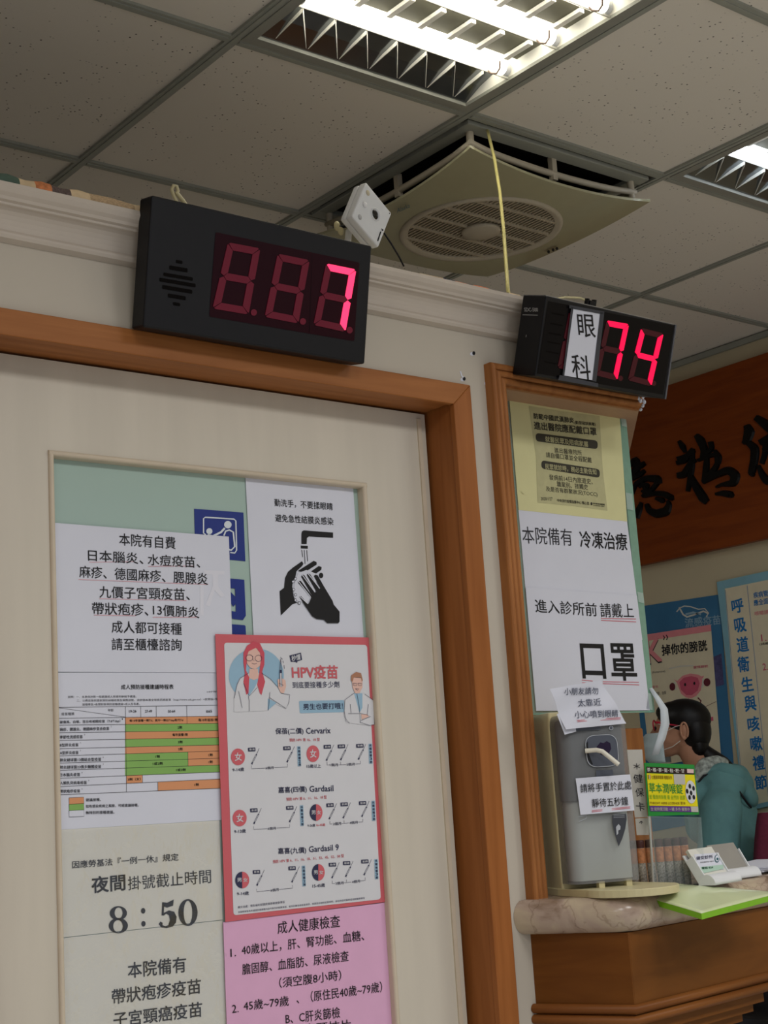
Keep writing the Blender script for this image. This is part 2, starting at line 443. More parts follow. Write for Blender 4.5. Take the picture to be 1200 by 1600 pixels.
# right wall
mb = MB(); XR = 3.91
mb.box(V(XR, -2.2, -EYE), V(XR + .1, 4.6, HC + .02), mat('warm_painted_wall', (212, 200, 168), rough=.6, var=.04, scale=3))
wr = struct(mb.build('wall_right'))
mb = MB(); mb.box(V(XR - .012, -2.2, HC - .018), V(XR, 4.6, HC), M_TBAR); struct(mb.build('trim_5'))
mb = MB(); mb.box(V(-1.6, 4.53, -EYE), V(XR, 4.6, HC + .02), M_WALL); struct(mb.build('wall_back'))
mb = MB(); mb.box(V(-1.7, -2.2, -EYE), V(-1.6, 4.6, HC + .02), M_WALL); struct(mb.build('wall_left'))
# ================================================================== CEILING FITTINGS
M_HOUS = mat('lamp_housing_enamel', (150, 150, 140), rough=.4, var=.02)
M_MIRR = mat('mirror_reflector', (130, 134, 138), rough=.2, metal=1, var=.02)
M_ENAM = mat('white_enamel', (232, 230, 220), rough=.5, var=.02)
M_LOUV = mat('louvre_aluminium', (226, 226, 218), rough=.32, metal=.75, var=.04, scale=90)
def troffer(i, j, label, ecol, est):
    x0, x1, y0, y1 = XL[i] + .010, XL[i + 1] - .010, YL[j] + .010, YL[j + 1] - .010
    t = thing('ceiling_light', label, 'light', V((x0 + x1) / 2, (y0 + y1) / 2, HC), 'recessed louvred ceiling lights')
    m_t = mat('glowing_tube_%d' % i, (255, 255, 255), emit=est, ecol=ecol, var=0)
    z = HC
    mb = MB()                                              # housing: rim and box
    w = .022
    for a in ((x0, y0, x1, y0 + w), (x0, y1 - w, x1, y1), (x0, y0 + w, x0 + w, y1 - w), (x1 - w, y0 + w, x1, y1 - w)):
        mb.box(V(a[0], a[1], z - .004), V(a[2], a[3], z + .004), M_HOUS)
    mb.box(V(x0, y0, z + .10), V(x1, y1, z + .108), M_HOUS)
    for a in ((x0, y0, x1, y0 + .002), (x0, y1 - .002, x1, y1), (x0, y0, x0 + .002, y1), (x1 - .002, y0, x1, y1)):
        mb.box(V(a[0], a[1], z + .004), V(a[2], a[3], z + .1), M_HOUS)
    mb.build('housing', t)
    ys = [y0 + w, y1 - .432, y1 - .292, y1 - .152, y1 - w]
    mr = MB(); xa, xb = x0 + w, x1 - w
    def strip(pts, m):                                     # a reflector sheet running the length of the lamp
        n = len(pts); mr.add([V(xa, y, zz) for y, zz in pts] + [V(xb, y, zz) for y, zz in pts], [(q, q + 1, n + q + 1, n + q) for q in range(n - 1)], m)
    for k in (1, 2, 3):
        m = ys[k]
        for s in (-1, 1): strip([(m, z + .046), (m + s * .012, z + .044), (m + s * .034, z + .026)], M_ENAM)
        mt = MB()
        mt.tube([V(xa + .012, m, z + .020), V(xb - .012, m, z + .020)], .014, m_t, n=16)
        mt.tube([V(xa + .002, m, z + .020), V(xa + .014, m, z + .020)], .0145, M_WPLAS, n=16)
        mt.tube([V(xb - .014, m, z + .020), V(xb - .002, m, z + .020)], .0145, M_WPLAS, n=16)
        mt.build('tube', t)
        mc = MB(); mc.box(V(xa, m - .001, z - .001), V(xb, m + .001, z + .004), M_LOUV); mc.build('lengthwise_blade', t)
        mc = MB()
        mc.tube([V(xb - .056, m, z + .004), V(xb - .052, m - .004, z - .004), V(xb - .046, m - .014, z - .007), V(xb - .048, m - .026, z - .002), V(xb - .05, m - .03, z + .012)], .0022, mat('clip_wire', (150, 132, 118), rough=.4, var=.05), n=6)
        mc.build('spring_clip', t)
    for k in range(4):
        a, c = ys[k], ys[k + 1]
        ga, gc = (a + .034 if k > 0 else a + .001), (c - .034 if k < 3 else c - .001)
        if k in (1, 2): strip([(ga, z + .026), (gc, z + .026)], mat('matt_lamp_pan', (112, 110, 94), rough=.6, var=.02))
        elif k == 0: strip([(gc, z + .026), (a + .05, z + .018), (ga, z + .003)], M_MIRR)
        else: strip([(ga, z + .026), (c - .05, z + .018), (gc, z + .003)], M_MIRR)
        for q in range(7):
            xc = xa + (xb - xa) * (q + .5) / 7; ml = MB()
            if k in (1, 2): ml.box(V(xc - .006, ga, z + .016), V(xc + .006, gc, z + .024), M_ENAM)
            else:
                lo, hi = (ga, gc) if k == 0 else (gc, ga)  # lo = rim side, hi = tube side; a zigzag ribbon
                pt = (xb - xa) / 7
                for xe in (xc, xc + pt):
                    if xe > xb - .02 and xe != xc: continue
                    ml.prism([V(xe, lo, z + .004), V(xc, hi, z + .016), V(xc + .003, hi, z + .034), V(xe + .003, lo, z + .020)], (.0014, 0, 0), M_ENAM)
            ml.build('louvre_blade', t)
    for s in (0, 1):                                       # sloping end plates
        xe = xa if s == 0 else xb; d = .012 if s == 0 else -.012
        mr.add([V(xe, ys[0], z + .003), V(xe, ys[4], z + .003), V(xe + d, ys[4] - .03, z + .055), V(xe + d, ys[0] + .03, z + .055)], [(0, 1, 2, 3)], M_ENAM)
    mr.build('reflector', t)
    return t
troffer(5, 6, 'warm white louvred ceiling light at the top of the photo, beside the ceiling fan', (255, 250, 236), TUBE_WARM)
troffer(7, 6, 'bluish white louvred ceiling light cut off by the right edge of the photo', (226, 238, 255), TUBE_COOL)
# ---- ceiling circulation fan
M_FANP = mat('fan_panel_plastic', (176, 172, 140), rough=.22, spec=.5, var=.02, coat=.3)
M_FANF = mat('fan_frame_plastic', (196, 186, 166), rough=.45, var=.03)
M_FANG = mat('fan_slat_plastic', (188, 176, 154), rough=.45, var=.03)
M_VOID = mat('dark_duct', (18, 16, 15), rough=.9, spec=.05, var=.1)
fx, fy = (XL[6] + XL[7]) / 2 - .005, (YL[7] + YL[8]) / 2
t = thing('ceiling_fan', 'square cream ceiling fan with a round slatted grille beside the warm white light', 'ceiling fan', V(fx, fy, HC))
mb = MB(); w = .035; h = .29
for a in ((-h, -h, h, -h + w), (-h, h - w, h, h), (-h, -h + w, -h + w, h - w), (h - w, -h + w, h, h - w)):
    mb.box(V(fx + a[0], fy + a[1], HC - .008), V(fx + a[2], fy + a[3], HC + .003), M_TBAR)
mb.build('mounting_frame', t, bevel=.002)
mb = MB()
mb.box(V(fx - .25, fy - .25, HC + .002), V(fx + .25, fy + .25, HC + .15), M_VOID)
mb.build('fan_housing', t)
mb = MB()
def sq(u): return u
zr = HC - .034
ring = []
for k in range(4):
    a0 = math.pi / 4 + k * math.pi / 2
    p0 = Vector((math.cos(a0), math.sin(a0), 0)) * .372; p1 = Vector((math.cos(a0 + math.pi / 2), math.sin(a0 + math.pi / 2), 0)) * .372
    for q in range(10):
        u = q / 10
        sag = .010 * (math.sin(math.pi * u)) + (.012 if (u < .08 or u > .92) else 0) * 0
        inn = .012 * min(1, math.sin(math.pi * u) * 3)
        p = p0.lerp(p1, u); ring.append(p * (1 - inn / .3) + Vector((0, 0, -sag)))
ring.append(ring[0])
mb.tube([V(fx + p.x, fy + p.y, zr + p.z) for p in ring], .008, M_FANF, n=8, caps=False)
mb.build('middle_ring', t)
for sx, sy in ((1, 1), (1, -1), (-1, 1), (-1, -1)):
    mb = MB(); mb.tube([V(fx + sx * .258, fy + sy * .258, HC - .005), V(fx + sx * .258, fy + sy * .258, HC - .062)], .0085, M_FANF, n=8)
    mb.build('post', t)
for sx, sy in ((0, 1), (0, -1), (-1, 0), (1, 0)):
    mb = MB(); mb.box(V(fx + sx * .252 - .007, fy + sy * .252 - .007, HC - .06), V(fx + sx * .252 + .007, fy + sy * .252 + .007, HC - .004), M_FANF)
    mb.build('clip', t)
# pillow panel: from the grille hole to a concave-sided square
H = .288; RH = .190
def rim(a):
    c, s = math.cos(a), math.sin(a); m = max(abs(c), abs(s)); d = H / m
    k = (min(abs(c), abs(s)) / m)                          # 0 at mid side, 1 at corner
    return d * (1 - .035 * (1 - k * k))
def panel(zo, fl):
    def fn(u, v):
        a = 2 * math.pi * u; r = RH + (rim(a) - RH) * v
        return V(fx + r * math.cos(a), fy + r * math.sin(a), HC - .092 + .030 * ((r - .12) / .29) ** 2 + zo)
    return fn
mb = MB(); mb.grid(panel(0, 0), 96, 8, M_FANP); mb.grid(panel(.006, 0), 96, 8, M_FANP, flip=True)
def edge(u, v):
    a = 2 * math.pi * u; r = rim(a); return V(fx + r * math.cos(a), fy + r * math.sin(a), HC - .092 + .030 * ((r - .12) / .29) ** 2 + .006 * v)
mb.grid(edge, 96, 1, M_FANP)
pf = Pl(V(fx, fy, HC - .088), (0, 0, -1))
mb.text(pf.at, 'Alaska', (620, 327), (640, 318), 7, mat('fan_logo_blue', (52, 96, 110), var=0), .004)
for k, q in enumerate(((857, 391), (864, 388), (870, 386))): mb.disc(pf.at, q, 2.3, 2.6, M_BLACK, .004, 8)
mb.build('panel', t)
mb = MB()
mb.lathe([(RH - .012, 0), (RH - .002, -.004), (RH + .006, -.003), (RH + .008, .002), (RH + .004, .006), (RH - .012, .008), (RH - .014, .004), (RH - .012, 0)], V(fx, fy, HC - .092), M_FANF, n=64, caps=False)
mb.build('grille_rim', t)
mb = MB(); zg = HC - .093
n = 34
for k in range(1, n):
    x = -RH + 2 * RH * k / n; l = math.sqrt(max(0, (RH - .006) ** 2 - x * x))
    mb.obox(V(fx + x, fy, zg + .006), (1, 0, 0), (0, 1, 0), (0, 0, 1), .0020, l, .0022, M_FANG)
for k in range(1, 6):
    y = -RH + 2 * RH * k / 6; l = math.sqrt((RH - .006) ** 2 - y * y)
    mb.obox(V(fx, fy + y, zg + .004), (1, 0, 0), (0, 1, 0), (0, 0, 1), l, .0030, .004, M_FANG)
mb.build('grille', t)
mb = MB(); mb.lathe([(.0, -.004), (.030, -.004), (.036, -.001), (.046, -.001), (.048, .006), (0, .006)], V(fx, fy, zg - .004), M_FANF, n=32)
mb.build('hub_cap', t)
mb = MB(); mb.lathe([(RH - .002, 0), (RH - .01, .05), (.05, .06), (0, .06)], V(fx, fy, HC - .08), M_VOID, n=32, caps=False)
mb.build('air_duct', t)
# ================================================================== PAPERS
M_INK = mat('soft_black_ink', (44, 44, 50), rough=.6, var=0)
M_NAVY = mat('navy_ink', (52, 54, 82), rough=.6, var=0)
M_POST = mat('poster_red', (206, 100, 108), rough=.5, var=.02)
M_POSTB = mat('poster_pale_grey', (214, 214, 218), rough=.5, var=.01)
M_PALEB = mat('poster_blue', (150, 184, 206), rough=.5, var=.02)
M_SKIN_ = mat('drawn_skin', (226, 186, 172), rough=.6, var=0)
M_HAIRR = mat('drawn_red_hair', (205, 84, 98), rough=.6, var=0)
M_HAIRB = mat('drawn_brown_hair', (172, 124, 98), rough=.6, var=0)
M_ORNG = mat('table_orange', (216, 150, 106), rough=.6, var=.02)
M_GREEN = mat('table_green', (134, 178, 96), rough=.6, var=.02)
M_PINK = mat('pink_paper', (222, 172, 204), rough=.6, var=.02)
M_YELP = mat('yellow_paper', (216, 212, 160), rough=.6, var=.02)
M_COPY = mat('photocopy_grey', (188, 184, 140), rough=.6, var=.06, scale=60)
M_GHOST = mat('show_through', (220, 220, 229), rough=.6, var=0)
PG = Pl((0, YG, 0), (0, -1, 0))
def lerp2(c, s, t):
    x = (c[0][0] * (1 - s) + c[1][0] * s) * (1 - t) + (c[3][0] * (1 - s) + c[2][0] * s) * t
    y = (c[0][1] * (1 - s) + c[1][1] * s) * (1 - t) + (c[3][1] * (1 - s) + c[2][1] * s) * t
    return x, y
class Sheet:
    """a paper lying on a plane; c = its corners (top left, top right, bottom right, bottom left)"""
    def __init__(s, plane, c, m, layer, bump=None, th=.0004, nu=12, nv=12):
        s.pl = plane; s.c = c; s.layer = layer; s.bump = bump or (lambda x, y: 0.0); s.mb = MB()
        def fr(u, v): x, y = lerp2(c, u, v); return s.pl.at(x, y, layer + s.bump(x, y))
        def bk(u, v): x, y = lerp2(c, u, v); return s.pl.at(x, y, layer + s.bump(x, y) - th)
        s.mb.grid(fr, nu, nv, m, flip=True); s.mb.grid(bk, nu, nv, m)
        for q in (lambda u, v: (u, 0), lambda u, v: (1 - u, 1), lambda u, v: (0, 1 - u), lambda u, v: (1, u)):
            s.mb.grid(lambda u, v, q=q: (bk if v else fr)(*q(u, v)), nu, 1, m, smooth=False)
    def mp(s, x, y, off): return s.pl.at(x, y, s.layer + s.bump(x, y) + off)
    def t(s, body, p0, p1, h, m=None, bold=0.0, off=.0006, shear=0.0): s.mb.text(s.mp, body, p0, p1, h, m or M_INK, off, bold, shear)
    def ln(s, pts, w, m=None, off=.0006): s.mb.line(s.mp, pts, w, m or M_INK, off)
    def pg(s, pts, m=None, off=.0006): s.mb.poly(s.mp, pts, m or M_INK, off)
    def dc(s, c, rx, ry, m=None, off=.0006, **k): s.mb.disc(s.mp, c, rx, ry, m or M_INK, off, **k)
    def done(s, name, label, cat, group=None):
        return tag(s.mb.build(name), label, cat, group)
def rrect(c, r, n=5):
    """rounded quadrilateral given by four corner pixels"""
    out = []
    for i in range(4):
        p = Vector(c[i]); a = (Vector(c[i - 1]) - p).normalized() * r; b_ = (Vector(c[(i + 1) % 4]) - p).normalized() * r
        for k in range(n + 1):
            u = k / n
            q = (p + a) * (1 - u) ** 2 + p * 2 * u * (1 - u) + (p + b_) * u * u
            out.append((q.x, q.y))
    return out
def zx(ox, oy, sc): return lambda x, y: (ox + x / sc, oy + y / sc)
# ---- blue vinyl signs on the glass (partly under the papers)
f = zx(60, 690, 3.529)
s = Sheet(PG, [(303, 795), (380, 801), (383, 877), (305, 870)], M_BLUE, .0008)
M_LINE = mat('vinyl_white', (214, 222, 228), rough=.4, var=0)
s.ln([f(*q) for q in ((920, 515), (908, 505), (908, 425), (918, 418), (1075, 428), (1086, 438), (1090, 600), (1080, 615), (1055, 612))], 2.0, M_LINE)
s.dc(f(940, 495), 4.8, 4.8, M_LINE); s.dc(f(1042, 459), 5.8, 5.8, M_LINE)
s.ln([f(*q) for q in ((930, 517), (960, 522), (1005, 500), (1025, 478))], 3.2, M_LINE)
s.ln([f(*q) for q in ((1020, 520), (1030, 495), (1050, 488), (1072, 500), (1080, 580), (1060, 600), (1030, 590))], 2.4, M_LINE)
s.done('pictogram_sign', 'blue square pictogram sign with white figures on the green door glass', 'sign')
s = MB(); vm = lambda x, y, o: PG.at(x, y, o + .0006)
s.poly(vm, [(300, 899), (381, 906), (381, 921), (300, 914)], M_BLUE)
s.poly(vm, [(366, 906), (381, 906), (383.5, 962), (379, 969), (362, 967), (361, 955), (368, 956)], M_BLUE, .0007)
s.poly(vm, [(345, 905), (353, 918), (372, 938), (364, 948), (345, 926), (330, 946), (322, 938), (338, 916)], M_BLUE, .0008)
s.poly(vm, [(300, 899), (315, 900), (318, 965), (303, 963)], M_BLUE, .0007)
tag(s.build('cut_letter'), 'blue vinyl letter on the door glass, just under the blue pictogram sign', 'letter')
s = MB()
s.poly(vm, [(312, 972), (382, 977), (383, 992), (313, 988)], M_BLUE); s.poly(vm, [(366, 980), (383, 978), (386, 1040), (368, 1040)], M_BLUE, .0007); s.poly(vm, [(312, 974), (326, 975), (329, 1040), (314, 1040)], M_BLUE, .0007); s.poly(vm, [(314, 1008), (384, 1012), (384, 1024), (314, 1020)], M_BLUE, .0008)
tag(s.build('cut_letter'), 'blue vinyl letter mostly hidden behind the red-bordered poster on the door glass', 'letter')
# ---- self-paid vaccines notice
s = Sheet(PG, [(79, 817), (356, 839), (363, 1051), (84, 1050)], M_WHITE, .0028)
s.pg([f(*q) for q in ((908, 710), (1020, 715), (1020, 735), (985, 735), (985, 800), (1020, 850), (1000, 860), (965, 820), (940, 910), (915, 905), (955, 800), (955, 735), (908, 732))], M_GHOST, .0003)
s.pg([f(*q) for q in ((885, 790), (905, 790), (905, 960), (885, 960))], M_GHOST, .0003)
for body, p0, p1, h in (('本院有自費', (440, 540), (750, 562), 68), ('日本腦炎、', (268, 628), (572, 648), 62), ('水痘疫苗、', (597, 652), (885, 668), 62),
                        ('麻疹、德國麻疹、腮腺炎', (220, 718), (928, 760), 66), ('九價子宮頸疫苗、', (330, 830), (828, 845), 66),
                        ('帶狀疱疹、', (290, 920), (600, 930), 68), ('13價肺炎', (625, 928), (880, 945), 62), ('成人都可接種', (398, 1022), (784, 1035), 66), ('請至櫃檯諮詢', (398, 1118), (784, 1122), 66)):
    s.t(body, f(*p0), f(*p1), h / 3.529, M_BLACK, .004)
M_PINKL = mat('faint_pink_line', (220, 170, 178), var=0)
for a, b_ in (((275, 667), (522, 664)), ((600, 690), (848, 688)), ((215, 762), (930, 790)), ((330, 868), (810, 878)), ((300, 958), (530, 962)), ((625, 970), (880, 970))):
    s.ln([f(*a), f(*b_)], .9, M_PINKL)
s.done('paper_notice', 'white vaccine notice with seven text lines, topmost left paper on the door', 'notice')
# ---- hand washing notice
f = zx(370, 730, 5.217)
s = Sheet(PG, [(382.5, 744), (550.5, 760), (567.5, 1003), (395.5, 999)], M_WHITE, .0018)
s.t('勤洗手，不要揉眼睛', f(300, 290), f(775, 325), 62 / 5.2, M_BLACK, .006)
s.t('避免急性結膜炎感染', f(307, 415), f(780, 445), 62 / 5.2, M_BLACK, .006)
F = lambda *q: [f(*p) for p in q]
s.pg(F((520, 628), (520, 545), (525, 525), (540, 517), (778, 535), (778, 578), (580, 567), (565, 580), (563, 628)), M_BLACK)
s.pg(F((515, 641), (572, 643), (572, 667), (515, 663)), M_BLACK)
for q in (((523, 675), (530, 735)), ((543, 677), (550, 790)), ((564, 677), (571, 768))): s.ln(F(*q), .9, M_BLACK)
s.pg(F((342, 1012), (378, 985), (386, 905), (410, 855), (450, 820), (525, 768), (536, 790), (525, 808), (480, 850), (470, 900), (450, 930), (445, 975), (455, 1050), (470, 1100), (490, 1105), (445, 1120), (352, 1210)), M_BLACK)
s.pg(F((490, 848), (620, 765), (643, 775), (645, 795), (560, 850), (520, 855)), M_BLACK)
s.pg(F((600, 850), (660, 808), (685, 815), (682, 838), (640, 868), (605, 866)), M_BLACK)
s.dc(f(680, 884), 3.4, 4.3, M_BLACK)
s.pg(F((480, 900), (492, 865), (560, 840), (640, 870), (640, 1000), (560, 1110), (480, 1090), (455, 1050), (460, 960)), M_WHITE, .0009)
for q in ((450, 935), (470, 912), (455, 1000), (470, 1042), (470, 1085), (500, 1110)):
    s.dc(f(*q), 2.4, 2.4, M_BLACK, .0011, n=12); s.dc(f(*q), 1.7, 1.7, M_WHITE, .0014, n=12)
s.pg(F((500, 1058), (515, 1055), (570, 1117), (580, 1108), (600, 1062), (490, 945), (495, 930), (512, 930), (590, 1058), (605, 1055), (515, 895), (525, 878), (540, 882), (627, 1022), (640, 1020), (560, 880), (572, 868), (588, 875), (662, 995), (672, 990), (618, 890), (632, 878), (650, 885), (695, 965), (770, 1090), (780, 1122), (828, 1180), (828, 1260), (818, 1274), (728, 1274), (700, 1246), (640, 1240), (605, 1218), (545, 1130)), M_BLACK, .0016)
for q in (((590, 1058), (490, 930)), ((627, 1022), (522, 880)), ((665, 990), (568, 868)), ((570, 1117), (505, 1058))): s.ln(F(*q), 1.2, M_WHITE, .0019)
s.done('paper_notice', 'white hand-washing notice with black tap and hands at the top right of the door glass', 'notice')
# ---- vaccination table
f = zx(60, 1040, 4.0)
s = Sheet(PG, [(84, 1051), (350, 1049), (352, 1281), (86, 1297)], M_WHITE, .0016)
F = lambda *q: [f(*p) for p in q]
def gy(k, x):                                   # k-th rule of the table at crop x (0 = heading row top)
    left = [262, 330, 373, 420, 468, 520, 565, 610, 655, 705, 757, 808][k]
    right = [247, 316, 361, 406, 450, 495, 533, 578, 620, 663, 707, 765][k]
    return left + (right - left) * (x - 120) / (1180 - 120)
def cell(k, x0, x1, m): s.pg(F((x0, gy(k, x0)), (x1, gy(k, x1)), (x1, gy(k + 1, x1)), (x0, gy(k + 1, x0))), m, .0004)
XA, XB, XR_ = 538, 545, 1170
for k, m in ((1, M_ORNG), (2, M_GREEN), (3, M_ORNG), (4, M_GREEN), (5, M_ORNG), (8, M_GREEN)): cell(k, XA, XR_, m)
for k in (6, 7): cell(k, XA, 930, M_GREEN); cell(k, 930, XR_, M_ORNG)
cell(9, XB, 645, M_ORNG); cell(10, 742, XR_, M_ORNG)
for k in range(12): s.ln(F((120, gy(k, 120)), (XR_, gy(k, XR_))), .55, M_INK)
for x, a, b_ in ((120, 0, 11), (540, 0, 11), (635, 0, 1), (732, 0, 1), (923, 0, 2), (930, 6, 8), (646, 9, 10), (742, 10, 11)):
    s.ln(F((x, gy(a, x)), (x + .012 * (gy(b_, x) - gy(a, x)), gy(b_, x))), .5, M_INK)
s.ln(F((120, 264), (538, 322)), .45, M_INK)
s.t('成人預防接種建議時程表', f(512, 135), f(840, 133), 30 / 4, M_BLACK, .008)
s.t('說明：一、本表係針對一般健康成人依據年齡給予建議。', f(180, 197), f(608, 193), 3.8)
s.t('二、公費疫苗依國家預防接種政策及規費調整，請參閱本署全球資訊網首頁（http://www.cdc.gov.tw）>民眾版>預防接種', f(235, 221), f(1170, 211), 4.2)
s.t('接種專區>各類對象預防接種建議>成人及長者。', f(270, 244), f(630, 240), 3.8)
s.t('107年1', f(1050, 165), f(1120, 163), 3.0)
s.t('年齡', f(430, 280), f(466, 279), 4.4); s.t('疫苗種類', f(140, 303), f(220, 302), 4.6)
for body, a, b_ in (('19-26', 562, 608), ('27-49', 662, 706), ('50-64', 806, 850), ('≧65', 1044, 1080)):
    s.t(body, f(a, 287), f(b_, 285), 4.2, M_INK, .01)
for k, body, x1 in ((1, '破傷風、白喉、百日咳相關疫苗（Td/Tdap）', 508), (2, '麻疹、腮腺炎、德國麻疹混合疫苗', 438), (3, '季節性流感疫苗', 272), (4, 'B型肝炎疫苗', 246), (5, 'A型肝炎疫苗', 246), (6, '肺炎鏈球菌13價結合型疫苗', 388), (7, '肺炎鏈球菌23價多醣體疫苗', 388), (8, '日本腦炎疫苗', 256), (9, '人類乳突病毒疫苗', 298), (10, '帶狀疱疹疫苗', 256)):
    yy = (gy(k, 130) + gy(k + 1, 130)) / 2 + 4
    s.t(body, f(130, yy), f(x1, yy - (x1 - 130) * .022), 5.2, M_INK, .006)
    s.t(str(k), f(x1 + 10, yy - 12 - (x1 - 130) * .022), f(x1 + 15, yy - 12 - (x1 - 130) * .022), 2.2)
for k, body, a, b_ in ((1, '每10年接種一劑Td，其中一劑以Tdap取代Td', 565, 900), (1, '每10年追加1劑', 995, 1115), (2, '2劑', 865, 893), (3, '每年接種1劑', 833, 928), (4, '3劑', 868, 896), (5, '2劑', 868, 896), (6, '1劑', 726, 754), (6, '1劑', 1058, 1084), (7, '1或2劑', 710, 772), (7, '1劑', 1058, 1084), (8, '1或3劑', 856, 916), (9, '3劑（女）', 553, 635), (10, '1劑', 970, 998)):
    yy = lambda x: (gy(k, x) + gy(k + 1, x)) / 2
    s.t(body, f(a, yy(a)), f(b_, yy(b_)), 4.6, M_BLACK, .014)
for k, (m, body, x1) in enumerate(((M_ORNG, '建議接種。', 386), (M_GREEN, '如有感染疾病之風險，可經建議接種。', 622), (M_WHITE, '無特別的接種建議。', 470))):
    y = 827 + k * 40
    s.pg(F((187, y), (279, y - 5), (281, y + 35), (188, y + 40)), m, .0004)
    s.ln(F((187, y), (279, y - 5), (281, y + 35), (188, y + 40), (187, y)), .5, M_INK)
    s.t(body, f(292, y + 13), f(x1, y + 13 - (x1 - 292) * .025), 5.0, M_INK, .006)
s.done('paper_notice', 'white vaccination timetable with green and orange rows on the door', 'notice')
# ---- cut-off time notice and the notice below it, each in a clear sleeve
f = zx(60, 1290, 4.0)
F = lambda *q: [f(*p) for p in q]
M_SLV = mat('clear_sleeve_film', (232, 236, 238), rough=.12, spec=.6, var=0, alpha=.10, bump=.9, scale=22)
N, L, b = nodes_of(M_SLV)
gl = N.new('ShaderNodeBsdfGlossy'); gl.inputs['Roughness'].default_value = .16
tr = N.new('ShaderNodeBsdfTransparent'); fr_n = N.new('ShaderNodeFresnel'); fr_n.inputs['IOR'].default_value = 1.7
ms = N.new('ShaderNodeMixShader'); out_n = [q for q in N if q.type == 'OUTPUT_MATERIAL'][0]; bpn = [q for q in N if q.type == 'BUMP'][0]
bpn.inputs['Strength'].default_value = 1.0; bpn.inputs['Distance'].default_value = .006
L.new(bpn.outputs[0], gl.inputs['Normal']); L.new(bpn.outputs[0], fr_n.inputs['Normal']); ms.inputs[0].default_value = .12; L.new(tr.outputs[0], ms.inputs[1]); L.new(gl.outputs[0], ms.inputs[2]); L.new(ms.outputs[0], out_n.inputs['Surface'])
def crinkle(x, y): return .0006 * (math.sin(x / 13.0 + math.sin(y / 19.0) * 2) + math.sin(y / 15.0 + x / 37.0)) + .0012
s = Sheet(PG, [(86, 1297), (342, 1282), (347, 1437), (86, 1466)], M_WARM, .0012)
s.t('因應勞基法『一例一休』規定', f(208, 245), f(872, 195), 46 / 4, M_BLACK, .008)
s.t('夜間', f(328, 372), f(540, 352), 104 / 4, M_BLACK, .022); s.t('掛號截止時間', f(555, 362), f(1075, 315), 86 / 4, M_BLACK, -.004)
def dig(pts, m=M_BLACK, o=.0006): s.pg(F(*pts), m, o)
def ring(cx, cy, rx, ry, hx, hy, dx=0, dy=0):
    n = 26; a = [(cx + rx * math.cos(2 * math.pi * i / n), cy + ry * math.sin(2 * math.pi * i / n)) for i in range(n)]
    b_ = [(cx + dx + hx * math.cos(2 * math.pi * i / n), cy + dy + hy * math.sin(2 * math.pi * i / n)) for i in range(n)]
    vs = [s.mp(*f(*q), .0006) for q in a + b_]
    s.mb.add(vs, [(i, (i + 1) % n, n + (i + 1) % n, n + i) for i in range(n)], M_BLACK)
ring(496, 547, 54, 44, 25, 34, 2, -2); ring(496, 625, 60, 48, 30, 38, -2, 3)
s.dc(f(651, 532), 3.4, 4.3, M_BLACK); s.dc(f(653, 613), 3.4, 4.3, M_BLACK)
dig([(770, 478), (800, 482), (842, 462), (838, 500), (800, 512), (782, 506), (780, 545), (812, 530), (845, 538), (860, 570), (856, 605), (836, 630), (800, 640), (765, 636), (748, 615), (758, 600), (772, 606), (772, 622), (790, 630), (808, 622), (818, 590), (812, 560), (795, 550), (780, 562), (766, 560)])
ring(931, 543, 60, 84, 27, 74)
s.done('paper_notice', 'clear-sleeved notice with the large time 8:50 on the door', 'notice')
mb = MB(); slp = [(85, 1298), (344, 1283), (349, 1439), (85, 1468)]
mb.grid(lambda u, v: PG.at(*lerp2(slp, u, v), .0012 + .0014 + crinkle(*lerp2(slp, u, v))), 40, 24, M_SLV, flip=True)
tag(mb.build('plastic_sleeve'), 'crinkled clear plastic sleeve over the 8:50 time notice on the door', 'plastic sleeve')
s = Sheet(PG, [(86, 1467), (347, 1438), (358, 1700), (88, 1726)], M_WARM, .0012)
s.t('本院備有', f(555, 905), f(920, 865), 100 / 4, M_BLACK, .012)
s.t('帶狀疱疹疫苗', f(455, 1070), f(1012, 1000), 96 / 4, M_BLACK, .012)
s.t('子宮頸癌疫苗', f(465, 1215), f(1020, 1145), 96 / 4, M_BLACK, .012)
s.t('流感疫苗', f(555, 1350), f(1030, 1290), 96 / 4, M_BLACK, .012)
s.done('paper_notice', 'clear-sleeved bold notice in the lower left corner, below the 8:50 time notice', 'notice')
mb = MB(); slq = [(85, 1467), (349, 1438), (360, 1702), (87, 1728)]
mb.grid(lambda u, v: PG.at(*lerp2(slq, u, v), .0012 + .0014 + crinkle(*lerp2(slq, u, v))), 40, 34, M_SLV, flip=True)
tag(mb.build('plastic_sleeve'), 'crinkled clear plastic sleeve over the bottom left notice, under the 8:50 sleeve', 'plastic sleeve')
# ---- HPV poster
s = Sheet(PG, [(333, 991.5), (577.5, 997), (600, 1409), (348.5, 1440.5)], M_POST, .0062)
f = zx(330, 985, 4.444); F = lambda *q: [f(*p) for p in q]
s.pg(rrect([(346.5, 1005), (569.5, 1008.5), (591, 1405), (361, 1430)], 5), M_POSTB, .0004)
s.dc(f(296, 315), 43, 42, M_PALEB, .0008, n=40)
s.pg(F((140, 475), (160, 380), (180, 335), (240, 300), (330, 300), (390, 340), (440, 395), (465, 440), (525, 450), (520, 500), (500, 545), (440, 520), (385, 480), (372, 560), (140, 570)), M_POSTB, .0010)   # coat
s.pg(F((375, 475), (435, 505), (374, 558)), M_PALEB, .0012)
s.pg(F((248, 335), (275, 345), (312, 335), (290, 390), (245, 460), (225, 430), (240, 380)), M_PALEB, .0012)
s.pg(F((245, 270), (305, 270), (312, 335), (278, 348), (245, 335)), M_SKIN_, .0013)
